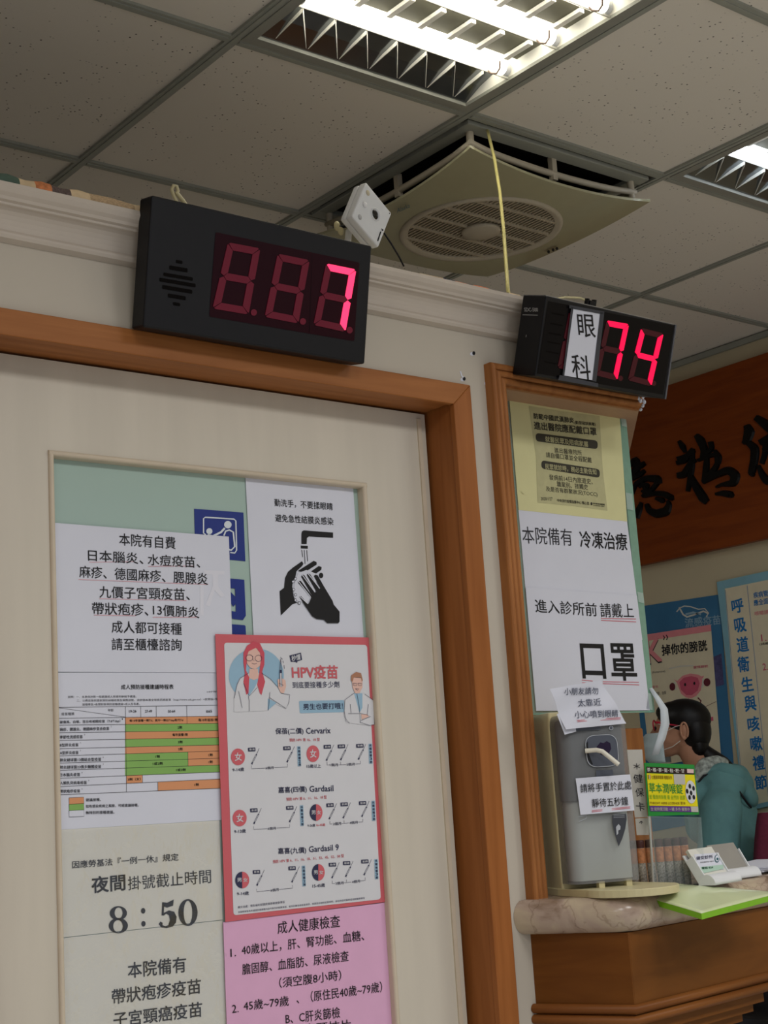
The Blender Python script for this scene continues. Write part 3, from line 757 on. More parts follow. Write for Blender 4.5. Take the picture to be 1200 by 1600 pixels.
s.pg(F((205, 230), (205, 160), (230, 110), (275, 80), (320, 95), (350, 160), (350, 240), (335, 290), (355, 360), (330, 452), (318, 440), (300, 380), (315, 300), (325, 200), (300, 130), (250, 150), (230, 200), (222, 280), (245, 330), (240, 440), (225, 450), (205, 360), (215, 300)), M_HAIRR, .0015)
s.pg(F((226, 190), (240, 150), (290, 125), (318, 160), (326, 210), (318, 250), (285, 275), (250, 262), (230, 235)), M_SKIN_, .0017)
for cx, cy in ((245, 195), (308, 198)):
    s.ln([f(cx + 24 * math.cos(a * .5236), cy + 22 * math.sin(a * .5236)) for a in range(13)], .55, M_NAVY, .0021)
s.ln(F((262, 232), (280, 238), (296, 232)), .5, M_NAVY, .0021); s.ln(F((268, 182), (270, 212), (280, 214)), .4, M_NAVY, .0021)
for q in (((140, 475), (160, 380), (182, 335), (240, 300)), ((330, 300), (390, 340), (445, 400)), ((465, 440), (525, 450), (520, 500), (500, 545), (385, 470)), ((170, 425), (185, 490), (195, 540)), ((244, 565), (244, 490), (238, 460)), ((388, 432), (376, 558)), ((205, 370), (245, 460), (300, 400))):
    s.ln(F(*q), .55, M_NAVY, .0019)
s.pg(F((440, 345), (470, 335), (495, 350), (500, 390), (485, 440), (462, 435), (445, 400)), M_SKIN_, .0019)
s.pg(F((455, 280), (468, 280), (473, 395), (461, 395)), M_POSTB, .0022); s.ln(F((455, 395), (455, 280), (462, 200)), .6, M_NAVY, .0024); s.ln(F((470, 395), (468, 280), (462, 205)), .6, M_NAVY, .0024)
s.pg(F((455, 278), (469, 278), (470, 300), (456, 300)), M_NAVY, .0024); s.ln(F((448, 370), (480, 385)), .5, M_NAVY, .0024)
for k in range(4): s.ln(F((464 + k * 8, 190 + k * k * 6), (469 + k * 7, 198 + k * k * 8)), .6, M_NAVY, .001)
s.pg(F((525, 178), (605, 158), (613, 208), (580, 218), (578, 230), (565, 222), (535, 222)), M_NAVY, .001); s.t('秒懂', f(538, 200), f(600, 186), 9, M_POSTB, .02, .0014)
s.t('HPV疫苗', f(541, 292), f(862, 292), 21.5, M_POST, .03, .001)
s.t('到底要接種多少劑', f(546, 383), f(872, 378), 10.2, M_NAVY, .012)
s.pg(rrect(F((592, 492), (905, 487), (905, 570), (597, 578)), 2), M_PALEB, .0008); s.t('男生也要打哦！', f(620, 533), f(895, 527), 9.5, M_NAVY, .014, .0012)
s.pg(F((905, 490), (970, 440), (1050, 445), (1105, 490), (1113, 655), (1080, 662), (940, 645), (905, 600)), M_POSTB, .0012)
s.pg(F((972, 440), (1030, 440), (1030, 540), (1010, 575), (990, 500)), M_PALEB, .0014)
s.pg(F((955, 330), (1030, 335), (1030, 400), (1008, 440), (980, 440), (962, 400)), M_SKIN_, .0016)
s.pg(F((950, 350), (952, 315), (985, 292), (1020, 300), (1032, 350), (1025, 360), (1018, 330), (970, 330), (960, 360)), M_HAIRB, .0018)
for cx in (978, 1012): s.ln(F((cx - 14, 370), (cx + 13, 372), (cx + 11, 386), (cx - 12, 385), (cx - 14, 370)), .5, M_NAVY, .002)
s.ln(F((980, 408), (1005, 410), (995, 420), (980, 408)), .5, M_NAVY, .002)
for q in (((970, 440), (908, 485), (903, 560), (915, 635), (940, 648)), ((1045, 445), (1108, 490), (1113, 655), (1080, 662), (1010, 640)), ((930, 580), (1010, 580), (1015, 640)), ((1010, 578), (1060, 590), (1085, 600), (1020, 628)), ((945, 515), (950, 575)), ((1070, 515), (1062, 590)), ((990, 440), (1005, 520), (1010, 575))):
    s.ln(F(*q), .5, M_NAVY, .002)
s.pg(F((1020, 585), (1060, 585), (1075, 600), (1025, 622)), M_SKIN_, .0018)
g = zx(330, 1200, 4.2857)
def syringe(p, sx=1.0):
    x, y = p                                      # needle tip at top right; drawn in photo pixels
    s.ln([(x, y), (x - 4, y + 9)], .5, M_NAVY, .001); s.ln([(x - 4, y + 9), (x - 11.5, y + 24)], 2.0, M_NAVY, .001); s.ln([(x - 5, y + 10.5), (x - 10.5, y + 21.5)], .8, M_POSTB, .0014); s.ln([(x - 12.8, y + 23.4), (x - 10.2, y + 24.8)], .7, M_NAVY, .001)
def badge(c, body):
    x, y = c; s.pg(rrect([(x - 5.8, y - 2.8), (x + 5.6, y - 3.4), (x + 6, y + 2.5), (x - 5.5, y + 3)], .8), M_NAVY, .001); s.t(body, (x - 4, y), (x + 4, y - .4), 3.2, M_POSTB, .02, .0014)
def side(c, body, h):
    x, y = c; s.pg([(x - 2.6, y), (x + 2.6, y - .4), (x + 3.6, y + h - .4), (x - 1.6, y + h)], M_PALEB, .001)
    for i, ch in enumerate(body): yy = y + h * (i + .5) / len(body); s.t(ch, (x - 1.7 + i * .2, yy), (x + 1.9 + i * .2, yy - .2), h / len(body) * .78, M_NAVY, .01, .0014)
def face(c, rx, ry, both):
    if both:
        s.dc(c, rx, ry, M_NAVY, .001, a0=90, a1=270); s.dc(c, rx, ry, M_POST, .001, a0=-90, a1=90)
        s.t('男', (c[0] - rx * .75, c[1]), (c[0] - rx * .12, c[1] - .3), 6.5, M_POSTB, .01, .0014); s.t('女', (c[0] + rx * .1, c[1]), (c[0] + rx * .75, c[1] - .3), 6.5, M_POSTB, .01, .0014)
    else:
        s.dc(c, rx, ry, M_POST, .001, n=28); s.t('女', (c[0] - rx * .5, c[1]), (c[0] + rx * .5, c[1] - .4), ry * 1.0, M_POSTB, .02, .0014)
def scale_line(a, b_, body, w=.5):
    (x0, y0), (x1, y1) = a, b_; m = .5; L = x1 - x0
    wl = len(body) * 2.1
    xm = (x0 + x1) / 2; sl = (y1 - y0) / L
    s.ln([(x0 - .1, y0 - 4.5), (x0, y0), (xm - wl - 1, y0 + (xm - wl - 1 - x0) * sl)], w, M_NAVY, .001)
    s.ln([(xm + wl + 1, y0 + (xm + wl + 1 - x0) * sl), (x1, y1), (x1 - .1, y1 - 4.5)], w, M_NAVY, .001)
    s.t(body, (xm - wl, y0 + (xm - wl - x0) * sl), (xm + wl, y0 + (xm + wl - x0) * sl), 4.4, M_NAVY, .004, .001)
rows = (
    (f, '保蓓(二價)', (428, 706), (622, 703), 'Cervarix', (640, 700), (810, 696), '預防 HPV 第 16、18 型', (525, 764), (735, 759), (168, 880), False, '9-14歲', (130, 970), (210, 966), ((315, 822), (560, 808)), ((263, 830), (507, 821)), (590, 808, 31), ((262, 962), (512, 950), '6個月'), (688, 858), False, '15歲以上', (645, 945), (742, 943), ((833, 797), (932, 793), (1055, 790)), ((787, 811), (885, 808), (1013, 804)), (1085, 790, 31), ((786, 936), (880, 935), '1個月'), ((880, 935), (1018, 928), '5個月')),
    (g, '嘉喜(四價)', (432, 152), (622, 145), 'Gardasil', (640, 142), (800, 136), '預防 HPV 第 6、11、16、18 型', (485, 211), (755, 195), (173, 336), False, '9-13歲', (137, 426), (214, 421), ((318, 270), (556, 258)), ((268, 285), (508, 268)), (587, 252, 32), ((267, 412), (508, 398), '6個月'), (684, 299), True, None, (627, 386), (745, 380), ((822, 238), (915, 232), (1040, 222)), ((777, 251), (872, 245), (995, 237)), (1066, 222, 31), ((777, 376), (872, 371), '2個月'), ((872, 371), (997, 361), '4個月')),
    (g, '嘉喜(九價)', (430, 560), (618, 552), 'Gardasil 9', (636, 545), (836, 530), '預防 HPV 第 6、11、16、18、31、33、45、52、58 型', (395, 628), (870, 587), (190, 750), True, '9-14歲', (155, 842), (234, 837), ((338, 682), (572, 660)), ((285, 697), (523, 672)), (600, 655, 32), ((286, 828), (527, 804), '6個月'), (699, 699), True, '15-45歲', (660, 790), (743, 783), ((840, 632), (932, 623), (1055, 612)), ((793, 648), (888, 638), (1010, 627)), (1085, 612, 31), ((793, 774), (888, 767), '2個月'), ((888, 767), (1013, 752), '4個月')))
for (q, t1, a1, b1, t2, a2, b2, t3, a3, b3, c1, bo1, ag, a4, b4, sy1, bg1, sd1, sc1, c2, bo2, ag2, a5, b5, sy2, bg2, sd2, sc2, sc3) in rows:
    k = q(1, 0)[0] - q(0, 0)[0]
    s.t(t1, q(*a1), q(*b1), 11, M_NAVY, .012, .001); s.t(t2, q(*a2), q(*b2), 9.5, M_NAVY, .012, .001); s.t(t3, q(*a3), q(*b3), 5.2, M_POST, .004, .001)
    face(q(*c1), 11, 13, bo1); s.t(ag, q(*a4), q(*b4), 6.0, M_NAVY, .008, .001)
    for p in sy1: syringe(q(*p))
    for i, p in enumerate(bg1): badge(q(*p), '第%d劑' % (i + 1))
    side(q(sd1[0], sd1[1]), '共需接種2劑', sd1[2]); scale_line(q(*sc1[0]), q(*sc1[1]), sc1[2])
    face(q(*c2), 10, 13, bo2)
    if ag2: s.t(ag2, q(*a5), q(*b5), 6.0, M_NAVY, .008, .001)
    else: s.t('9-26歲', q(627, 386), q(678, 384), 4.4, M_NAVY, .008, .001); s.t('16-45歲', q(686, 383), q(745, 380), 4.4, M_POST, .008, .001)
    for p in sy2: syringe(q(*p))
    for i, p in enumerate(bg2): badge(q(*p), '第%d劑' % (i + 1))
    side(q(sd2[0], sd2[1]), '共需接種3劑', sd2[2]); scale_line(q(*sc2[0]), q(*sc2[1]), sc2[2]); scale_line(q(*sc3[0]), q(*sc3[1]), sc3[2])
s.t('圖文出處：衛生福利部國民健康署健康專區', g(162, 932), g(475, 896), 3.8, M_NAVY, 0, .001)
s.t('本衛教單張為依據國民健康署內容所製作的衛教單張，並未記載全部疫苗資訊，如需更詳細的疫苗說明，請洽詢您的醫師或相關醫療單位', g(162, 965), g(1010, 870), 3.2, M_NAVY, 0, .001)
s.done('poster', 'red-bordered vaccine poster with drawn doctors on the door', 'poster')
# ---- pink health check notice
f = zx(330, 1420, 4.0)
s = Sheet(PG, [(346, 1441), (600.5, 1410), (617, 1700), (356, 1728)], M_PINK, .0048)
for body, p0, p1, h in (('成人健康檢查', (402, 118), (792, 75), 78), ('1.', (108, 275), (142, 270), 50), ('40歲以上，肝、腎功能、血糖、', (178, 258), (942, 165), 68), ('膽固醇、血脂肪、尿液檢查', (182, 378), (846, 292), 68), ('（須空腹8小時）', (412, 462), (800, 412), 66), ('2.', (118, 625), (158, 620), 50), ('45歲~79歲', (190, 605), (472, 572), 64), ('、（原住民40歲~79歲）', (520, 560), (1055, 485), 68), ('B、C肝炎篩檢', (452, 685), (792, 645), 70), ('3. 30歲以上子宮頸抹片', (120, 800), (860, 722), 68)):
    s.t(body, f(*p0), f(*p1), h / 4, M_BLACK, .002)
s.done('paper_notice', 'pink health-check notice at the bottom of the door, below the red-bordered poster', 'notice')
# ---- papers on the reception glass
f = zx(770, 590, 4.8)
PWG = Pl((0, GY, 0), (0, -1, 0))
s = Sheet(PWG, [(794.5, 618), (967, 645.5), (979, 815), (809.5, 797)], M_YELP, .0016)
s.pg([f(*q) for q in ((265, 215), (520, 255), (795, 290), (820, 700), (855, 1000), (600, 965), (330, 940), (320, 600))], M_COPY, .0004)
M_DKOL = mat('toner', (58, 56, 46), var=0)
for body, p0, p1, h, bd in (('防範中國武漢肺炎', (300, 290), (602, 325), 44, .02), ('(新型冠狀病毒)', (606, 340), (764, 355), 30, .015), ('進出醫院應配戴口罩', (302, 360), (770, 408), 62, .02), ('進出醫療院所', (455, 545), (660, 567), 40, .0), ('請自備口罩並全程配戴', (392, 580), (735, 622), 42, .0), ('發病前14日內旅遊史、', (416, 748), (742, 782), 42, 0), ('職業別、接觸史', (474, 800), (706, 824), 42, 0), ('及是否有群聚狀況(TOCC)', (392, 838), (778, 880), 42, 0), ('2020/1/27', (354, 910), (440, 912), 24, -.005), ('中央流行疫情指揮中心 關心您', (476, 922), (715, 946), 24, .006), ('衛生福利部疾病管制署', (745, 945), (832, 955), 12, .01), ('TAIWAN CDC', (745, 960), (832, 968), 9, .01)):
    s.t(body, f(*p0), f(*p1), h / 4.8, M_DKOL, bd, .0010)
s.dc(f(733, 948), 1.6, 2.4, M_DKOL, .001)
for (a, b_, cc, body, p0, p1) in (((316, 445), (780, 505), 0, '就醫民眾及陪病家屬', (385, 463), (705, 503)), ((358, 650), (796, 720), 0, '民眾就診時，務必主動告知', (385, 668), (768, 712))):
    (x0, y0), (x1, y1) = a, b_
    s.pg(rrect([f(x0, y0 - 28), f(x1, y1 - 30), f(x1, y1 + 34), f(x0, y0 + 34)], 5.5), M_DKOL, .0008)
    s.t(body, f(*p0), f(*p1), 44 / 4.8, M_COPY, .012, .0014)
s.ln([f(208, 855), f(214, 868), f(226, 875)], .8, M_COPY, .001)
s.done('paper_notice', 'pale yellow face-mask notice, topmost paper on the reception window glass', 'notice')
f = zx(790, 780, 4.704)
s = Sheet(PWG, [(809.5, 797), (979, 815), (1003, 1000), (826, 985)], M_WHITE, .0012)
s.t('本院備有', f(118, 262), f(484, 282), 126 / 4.7, M_INK, -.012); s.t('冷凍治療', f(540, 295), f(888, 315), 126 / 4.7, M_BLACK, .012)
s.done('paper_notice', 'white notice with one line of large text just under the yellow notice on the glass', 'notice')
s = Sheet(PWG, [(819.5, 918), (993.5, 931), (1013.5, 1110), (836, 1111)], M_WHITE, .0030)
s.t('進入診所前', f(207, 785), f(660, 815), 98 / 4.7, M_BLACK, .004); s.t('請戴上', f(686, 818), f(930, 822), 104 / 4.7, M_BLACK, .004)
s.t('口', f(545, 1190), f(720, 1195), 258 / 4.7, M_BLACK, .018); s.t('罩', f(760, 1197), f(948, 1200), 276 / 4.7, M_BLACK, .018)
for q in (((692, 878), (948, 882)), ((692, 892), (950, 904)), ((550, 1330), (630, 1338)), ((552, 1350), (620, 1354)), ((704, 1343), (970, 1347)), ((704, 1357), (972, 1366))): s.ln([f(*p) for p in q], 1.0, M_RED)
s.done('paper_notice', 'white face-mask notice with two huge characters, lowest paper on the glass', 'notice')
# ================================================================== NUMBER DISPLAYS ON THE WALL
M_LED0 = mat('unlit_segment_glow', (104, 14, 40), rough=.5, var=0, emit=.03, ecol=(150, 16, 46))  # segments that are off still emit a little red of their own
M_LED0B = mat('unlit_segment_dark_glow', (64, 12, 24), rough=.5, var=0, emit=.05, ecol=(120, 8, 30))  # off bars of the small display, with a slight added red glow
M_LED1 = mat('lit_segment', (255, 40, 90), rough=.4, var=0, emit=1.5, ecol=(255, 62, 108))
M_LED2 = mat('lit_segment_red', (240, 10, 70), rough=.4, var=0, emit=1.05, ecol=(246, 8, 72))
M_WIND = mat('red_smoked_window', (40, 10, 19), rough=.3, spec=.12, var=0)
M_WINB = mat('black_smoked_window', (14, 12, 15), rough=.3, spec=.1, var=0)
SEG = {'a': ((.0, 0), (1, 0)), 'b': ((1, 0), (1, .5)), 'c': ((1, .5), (1, 1)), 'd': ((0, 1), (1, 1)), 'e': ((0, .5), (0, 1)), 'f': ((0, 0), (0, .5)), 'g': ((0, .5), (1, .5))}
def segment(mp, c, key, tu, tv, m, off):
    """one bar of a seven-segment digit; c = outer corners of the digit in pixels"""
    (u0, v0), (u1, v1) = SEG[key]
    hu, hv = tu / 2, tv / 2
    P = lambda u, v: lerp2(c, u, v)
    a0, b0 = (hu + (1 - tu) * u0, hv + (1 - tv) * v0), (hu + (1 - tu) * u1, hv + (1 - tv) * v1)
    gap = .012
    if key in 'adg':
        pts = [(a0[0] + gap, a0[1]), (a0[0] + hu, a0[1] - hv), (b0[0] - hu, b0[1] - hv), (b0[0] - gap, b0[1]), (b0[0] - hu, b0[1] + hv), (a0[0] + hu, a0[1] + hv)]
        if key == 'a': pts = [(a0[0] - hu * .6, a0[1] - hv * .7), (a0[0] - hu * .2, a0[1] - hv), (b0[0] + hu * .2, b0[1] - hv), (b0[0] + hu * .6, b0[1] - hv * .7), (b0[0] - hu, b0[1] + hv), (a0[0] + hu, a0[1] + hv)]
        if key == 'd': pts = [(a0[0] + hu, a0[1] - hv), (b0[0] - hu, b0[1] - hv), (b0[0] + hu * .6, b0[1] + hv * .7), (b0[0] + hu * .2, b0[1] + hv), (a0[0] - hu * .2, a0[1] + hv), (a0[0] - hu * .6, a0[1] + hv * .7)]
    else:
        s = 1 if u0 == 1 else -1
        top = v0 == 0
        y0, y1 = a0[1] + gap * .6, b0[1] - gap * .6
        o, i = a0[0] + s * hu, a0[0] - s * hu; mid = a0[0]
        if top: pts = [(o, y0 - hv * .5), (o, y1 - hv * .6), (mid, y1), (i, y1 - hv), (i, y0 + hv), (mid + s * hu * .7, y0 - hv * .6)]
        else: pts = [(o, y1 + hv * .5), (o, y0 + hv * .6), (mid, y0), (i, y0 + hv), (i, y1 - hv), (mid + s * hu * .7, y1 + hv * .6)]
    q = [P(*p) for p in pts]
    a, b_ = [mp(x, y, off) for x, y in q], [mp(x, y, off - .0012) for x, y in q]
    mb = MB(); n = len(q); tri = geometry.tessellate_polygon([[Vector((x, y, 0)) for x, y in q]])
    mb.add(a, [tuple(t) for t in tri], m); mb.add(a + b_, [(k, (k + 1) % n, n + (k + 1) % n, n + k) for k in range(n)], m)
    return mb
# ---- large display over the door: leans forward
EX = Vector((1, 0, 0)); EU = Vector((0, -.195, .981)).normalized(); EN = EU.cross(EX).normalized()
if EN.y > 0: EN = -EN
BL = V(1.000, 1.745, .6755); W1, H1, T1 = .398, .1896, .036
P1 = Pl(BL, EN)
t = thing('number_display', 'large black number display reading 7 with three red digits above the door', 'number display', BL + EX * W1 / 2 + EU * 0 - EN * T1 / 2)
mb = MB(); mb.obox(BL + EX * W1 / 2 + EU * H1 / 2 - EN * T1 / 2, EX, EU, EN, W1 / 2, H1 / 2, T1 / 2, M_DARK)
hs = mb.build('housing', t, bevel=.003)
f = zx(180, 260, 2.727); F = lambda *q: [f(*p) for p in q]
mb = MB()
mb.poly(P1.at, rrect(F((427, 280), (1040, 410), (1018, 745), (400, 640)), 3), M_WIND, .0006)
mb.line(P1.at, F((838, 372), (826, 705)), .5, M_WINB, .0009)
wn = mb.build('display_window', t)
mb = MB()
for x0, x1, y, hh in ((258, 286, 407, 14), (230, 308, 437, 18), (205, 330, 470, 15), (188, 342, 495, 16), (200, 328, 524, 17), (224, 300, 556, 17), (246, 276, 587, 14)):
    sl = .17 * (x1 - x0) / 2
    mb.poly(P1.at, rrect(F((x0, y - sl - hh / 2), (x1, y + sl - hh / 2), (x1, y + sl + hh / 2), (x0, y - sl + hh / 2)), 1.8), M_VOID, .0005)
mb.build('speaker_slot', hs)
digs = [[(478, 324), (616, 350), (566, 632), (412, 606)], [(690, 372), (826, 400), (778, 670), (634, 642)], [(896, 414), (1024, 440), (978, 706), (842, 676)]]
for k, d in enumerate(digs):
    dg_ = MB(); dots = MB()
    c = F(*d)
    for key in 'abcdefg':
        lit = k == 2 and key in 'abc'
        o = segment(P1.at, c, key, .20, .105, M_LED1 if lit else M_LED0, .0022 if lit else .0018).build('segment', wn)
        if lit: o['label'] = 'lit bright red segment'
    q = ((588, 623), (797, 661), (996, 698))[k]
    dots.disc(P1.at, f(*q), 4.8, 5.2, M_LED0, .0018, 16); dots.build('decimal_point', wn)
# cable clip standing up behind it
mb = MB()
c0 = at_depth(275, 306, (YW - .01) / 1.0 / ray(275, 306).y * 1.0)
pk = PY(YW + .015)
mb.tube([Vector((pk.at(281, 330).x, YW + .015, ZT + EYE - .002)), pk.at(279, 320), pk.at(272, 308), pk.at(268, 297), pk.at(271, 290), pk.at(276, 291), pk.at(278, 299), pk.at(275, 304)], .0028, M_CREAM, n=8)
mb.tube([pk.at(276, 302), pk.at(286, 314), pk.at(293, 324), Vector((pk.at(298, 330).x, YW + .015, ZT + EYE - .002))], .0035, M_CREAM, n=8)
tag(mb.build('cable_hook'), 'small cream looped hook behind the top edge of the large number display', 'hook')
# ---- small display over the reception window
EU2 = Vector((0, -.043, .132)).normalized(); EN2 = EU2.cross(EX).normalized()
if EN2.y > 0: EN2 = -EN2
BL2 = V(1.747, 1.715, .694); W2, H2, T2_ = .3365, .1388, .058
P2 = Pl(BL2, EN2)
t2 = thing('number_display', 'smaller black number display reading 74 with a white paper strip, above the reception window', 'number display', BL2 + EX * W2 / 2 - EN2 * T2_ / 2)
mb = MB(); mb.obox(BL2 + EX * W2 / 2 + EU2 * H2 / 2 - EN2 * T2_ / 2, EX, EU2, EN2, W2 / 2, H2 / 2, T2_ / 2, M_DARK)
hs = mb.build('housing', t2, bevel=.002)
PS = Pl(BL2, (-1, 0, 0))
f = zx(780, 440, 8.892); F = lambda *q: [f(*p) for p in q]
mb = MB()
M_LGREY = mat('label_grey', (176, 176, 176), var=0)
mb.text(PS.at, 'SDC-500', f(352, 390), f(543, 392), 6.2, M_LGREY, .0008, .01)
mb.line(PS.at, F((328, 462), (540, 468)), .9, M_LGREY, .0008)
mb.poly(PS.at, F((385, 712), (365, 745), (378, 775), (392, 745)), M_BLACK, .0008); mb.line(PS.at, F((382, 740), (378, 772)), .7, M_LGREY, .001)
mb.build('side_label', hs)
f = zx(740, 420, 3.333); F = lambda *q: [f(*p) for p in q]
mb = MB()
mb.poly(P2.at, F((388, 168), (1042, 296), (985, 655), (330, 545)), M_WINB, .0006)
wn = mb.build('display_window', t2)
M_EDGEL = mat('worn_edge_grey', (92, 94, 100), rough=.35, var=.05)
mb = MB()
mb.obox(BL2 + EX * (W2 + .0006) + EU2 * H2 / 2 - EN2 * .004, EX, EU2, EN2, .0016, H2 / 2, .006, M_EDGEL)
mb.obox(BL2 + EX * W2 / 2 + EU2 * (H2 + .0004) - EN2 * T2_ / 2, EX, EU2, EN2, W2 / 2, .0006, T2_ / 2 - .001, mat('aluminium_lid', (150, 150, 150), rough=.4, metal=.6, var=.05))
mb.build('edge_trim', hs)
mb = MB()
for y in (235, 288, 338, 384, 434, 488):
    mb.poly(P2.at, F((440 - y * .15, y - 8), (505 - y * .15, y + 4), (505 - y * .15, y + 11), (440 - y * .15, y - 1)), M_VOID, .0010)
mb.build('vent_slot', hs)
for d, lit in (([(690, 268), (806, 288), (744, 582), (626, 552)], 'abc'), ([(870, 308), (986, 336), (922, 612), (800, 580)], 'fgbc'), ([(496, 222), (612, 248), (552, 545), (434, 515)], '')):
    c = F(*d)
    for key in 'abcdefg':
        segment(P2.at, c, key, .20, .10, M_LED2 if key in lit else M_LED0B, .0020 if key in lit else .0016).build('segment', wn)
mb = MB()
for q in ((762, 570), (935, 596)): mb.disc(P2.at, f(*q), 3.8, 4.2, M_LED0B, .0016, 14)
mb.build('decimal_point', wn)
s = Sheet(P2, F((511, 197), (655, 226), (612, 580), (463, 555)), M_WHITE, .0032)
ki = lambda ch, q0, q1, h: s.t(ch, f(*q0), f(*q1), h, M_BLACK, .004)
ki('眼', (535, 294), (624, 300), 120 / 3.33); ki('科', (504, 504), (600, 516), 126 / 3.33)
so = s.done('paper_strip', 'white paper strip with two black characters taped to the smaller number display', 'paper strip')
M_TAPEB = mat('dark_grey_tape', (62, 64, 72), rough=.3, var=.08)
mb = MB()
for q in (((490, 188), (672, 222), (670, 238), (490, 205)), ((652, 222), (672, 228), (630, 588), (610, 584)), ((440, 552), (640, 596), (640, 616), (432, 578)), ((500, 200), (512, 200), (464, 556), (455, 552))):
    mb.poly(P2.at, F(*q), M_TAPEB, .0042)
mb.build('tape_border', so)
pt = PZ(.8225)
mb = MB()
def p2(px, py, off=0): return P2.at(px, py, off)
mb.tube([p2(884, 468, -.03), p2(905, 465, -.035), p2(925, 466, -.03), p2(934, 471, -.025)], .0022, M_CREAM, n=6)
cb = tag(mb.build('power_lead'), 'short cream lead with a black plug on top of the smaller number display', 'cable')
mb = MB(); mb.obox(p2(937, 474, -.022), EX, EU2, EN2, .008, .004, .006, M_DARK); mb.obox(p2(931, 471, -.022), EX, EU2, EN2, .002, .005, .004, M_DARK); mb.obox(p2(942, 473, -.022), EX, EU2, EN2, .002, .005, .004, M_DARK)
mb.build('plug', cb)
# ---- white network camera on top of the partition
def cam_dir(x, y, z): return (RT @ Vector((x, y, z))).normalized()
cu, cv, cw = cam_dir(40, 40, 42.5), cam_dir(-21, 61, -37.7), cam_dir(-20, 3, 16)
cu = (cu - cv * cu.dot(cv)).normalized(); cw = cu.cross(cv).normalized()
if cw.dot(cam_dir(0, 0, 1)) < 0: cw = -cw
kd = (YW + .012) / ray(583, 335).y
pxm = kd / FPX
A, Bv, Cv = 70.9 * pxm, 74.7 * pxm, 25.8 * pxm
c0 = at_depth(572.3, 284.1, kd - 20 * pxm)
cc = c0 + cu * A / 2 + cv * Bv / 2
t = thing('security_camera', 'small white square camera with a round black lens, behind the large number display', 'camera', at_depth(545, 372, kd))
mb = MB(); mb.obox(cc + cw * Cv * .27, cu, cv, cw, A / 2, Bv / 2, Cv * .27, M_WPLAS)
bo = mb.build('front_shell', t, bevel=.003)
mb = MB(); mb.obox(cc + cw * Cv * .78, cu, cv, cw, A / 2 - .0006, Bv / 2 - .0006, Cv * .22, M_WPLAS)
mb.build('rear_shell', t, bevel=.003)
def ln_(name, px, py, r, prof, m, par):
    q = Pl(cc, -cw).at(px, py); mb = MB(); mb.lathe([(r * a, b_) for a, b_ in prof], q, m, cu, cv, -cw, n=24); return mb.build(name, par)
f = zx(510, 270, 9.23)
le = ln_('lens_bezel', *f(705, 600), .0118, ((0, -.001), (1, -.001), (1, .0012), (.86, .0018), (.8, .0004), (0, .0004)), M_WPLAS, bo)
ln_('lens', *f(698, 604), .0088, ((0, 0), (1, 0), (.9, .0012), (.5, .002), (0, .0022)), mat('lens_glass', (14, 14, 16), rough=.08, spec=.6, var=0), bo)
ln_('infrared_sensor', *f(598, 290), .0050, ((0, 0), (1, 0), (1, .0004), (.7, .0010), (0, .0014)), mat('sensor_amber', (196, 186, 160), rough=.3, var=.05), bo)
ln_('motion_sensor', *f(550, 458), .0054, ((0, 0), (1, 0), (.8, .0022), (.45, .0034), (0, .0038)), mat('sensor_white', (236, 236, 236), rough=.2, var=0), bo)
ln_('speaker_dots', *f(482, 640), .0048, ((0, 0), (1, 0), (1, .0003), (0, .0003)), mat('dotted_grey', (176, 176, 178), var=.25, scale=900), bo)
mb = MB(); pc = Pl(cc, -cw)
mb.line(pc.at, [f(*q) for q in ((782, 848), (738, 985))], 2.0, M_BLACK, .0004); mb.line(pc.at, [f(*q) for q in ((790, 808), (806, 820), (800, 838))], 1.4, M_BLACK, .0004); mb.disc(pc.at, f(812, 826), .9, 1.3, M_BLACK, .0004, 8); mb.disc(pc.at, f(908, 586), .8, 1.2, M_BLACK, .0004, 8)
mb.build('side_print', bo)
mb = MB(); q0 = at_depth(548, 340, kd + .02)
mb.tube([at_depth(556, 352, kd + .012), at_depth(545, 362, kd + .012), at_depth(543, 382, kd + .012), at_depth(543, 400, kd + .012)], .0058, M_WPLAS, n=10)
mb.build('mount_arm', t)
mb = MB()
for (x0, y0, x1, y1) in ((130, 740, 180, 800), (200, 860, 215, 800)):
    a, b_ = f(x0, y0), f(x1, y1)
    mb.ell(at_depth((a[0] + b_[0]) / 2, (a[1] + b_[1]) / 2, kd + .01), .0065, .004, .009, M_CREAM)
mb.tube([at_depth(530, 355, kd + .01), at_depth(548, 352, kd + .012)], .003, M_DARK, n=8)
mb.build('tightening_knob', t)
mb = MB(); pb = PY(YW + .03)
mb.tube([at_depth(600, 364, kd + .015), at_depth(612, 382, kd + .02), at_depth(624, 402, kd + .03), at_depth(631, 416, kd + .04)], .0016, M_DARK, n=6)
mb.build('lead', t)
# ---- yellow cable hanging from the ceiling to the partition top
mb = MB()
pa = [at_depth(x, y, d) for x, y, d in ((755, 186, 3.245), (762, 205, 3.18), (772, 245, 3.06), (781, 300, 2.92), (787, 360, 2.78), (791, 415, 2.67), (793.5, 450, 2.605), (795, 462, 2.60))]
mb.tube(pa, .0034, mat('yellow_cable_sheath', (206, 196, 128), rough=.4, var=.04), n=8)
tag(mb.build('hanging_cable'), 'pale yellow cable hanging from the ceiling beside the fan to the partition top', 'cable')
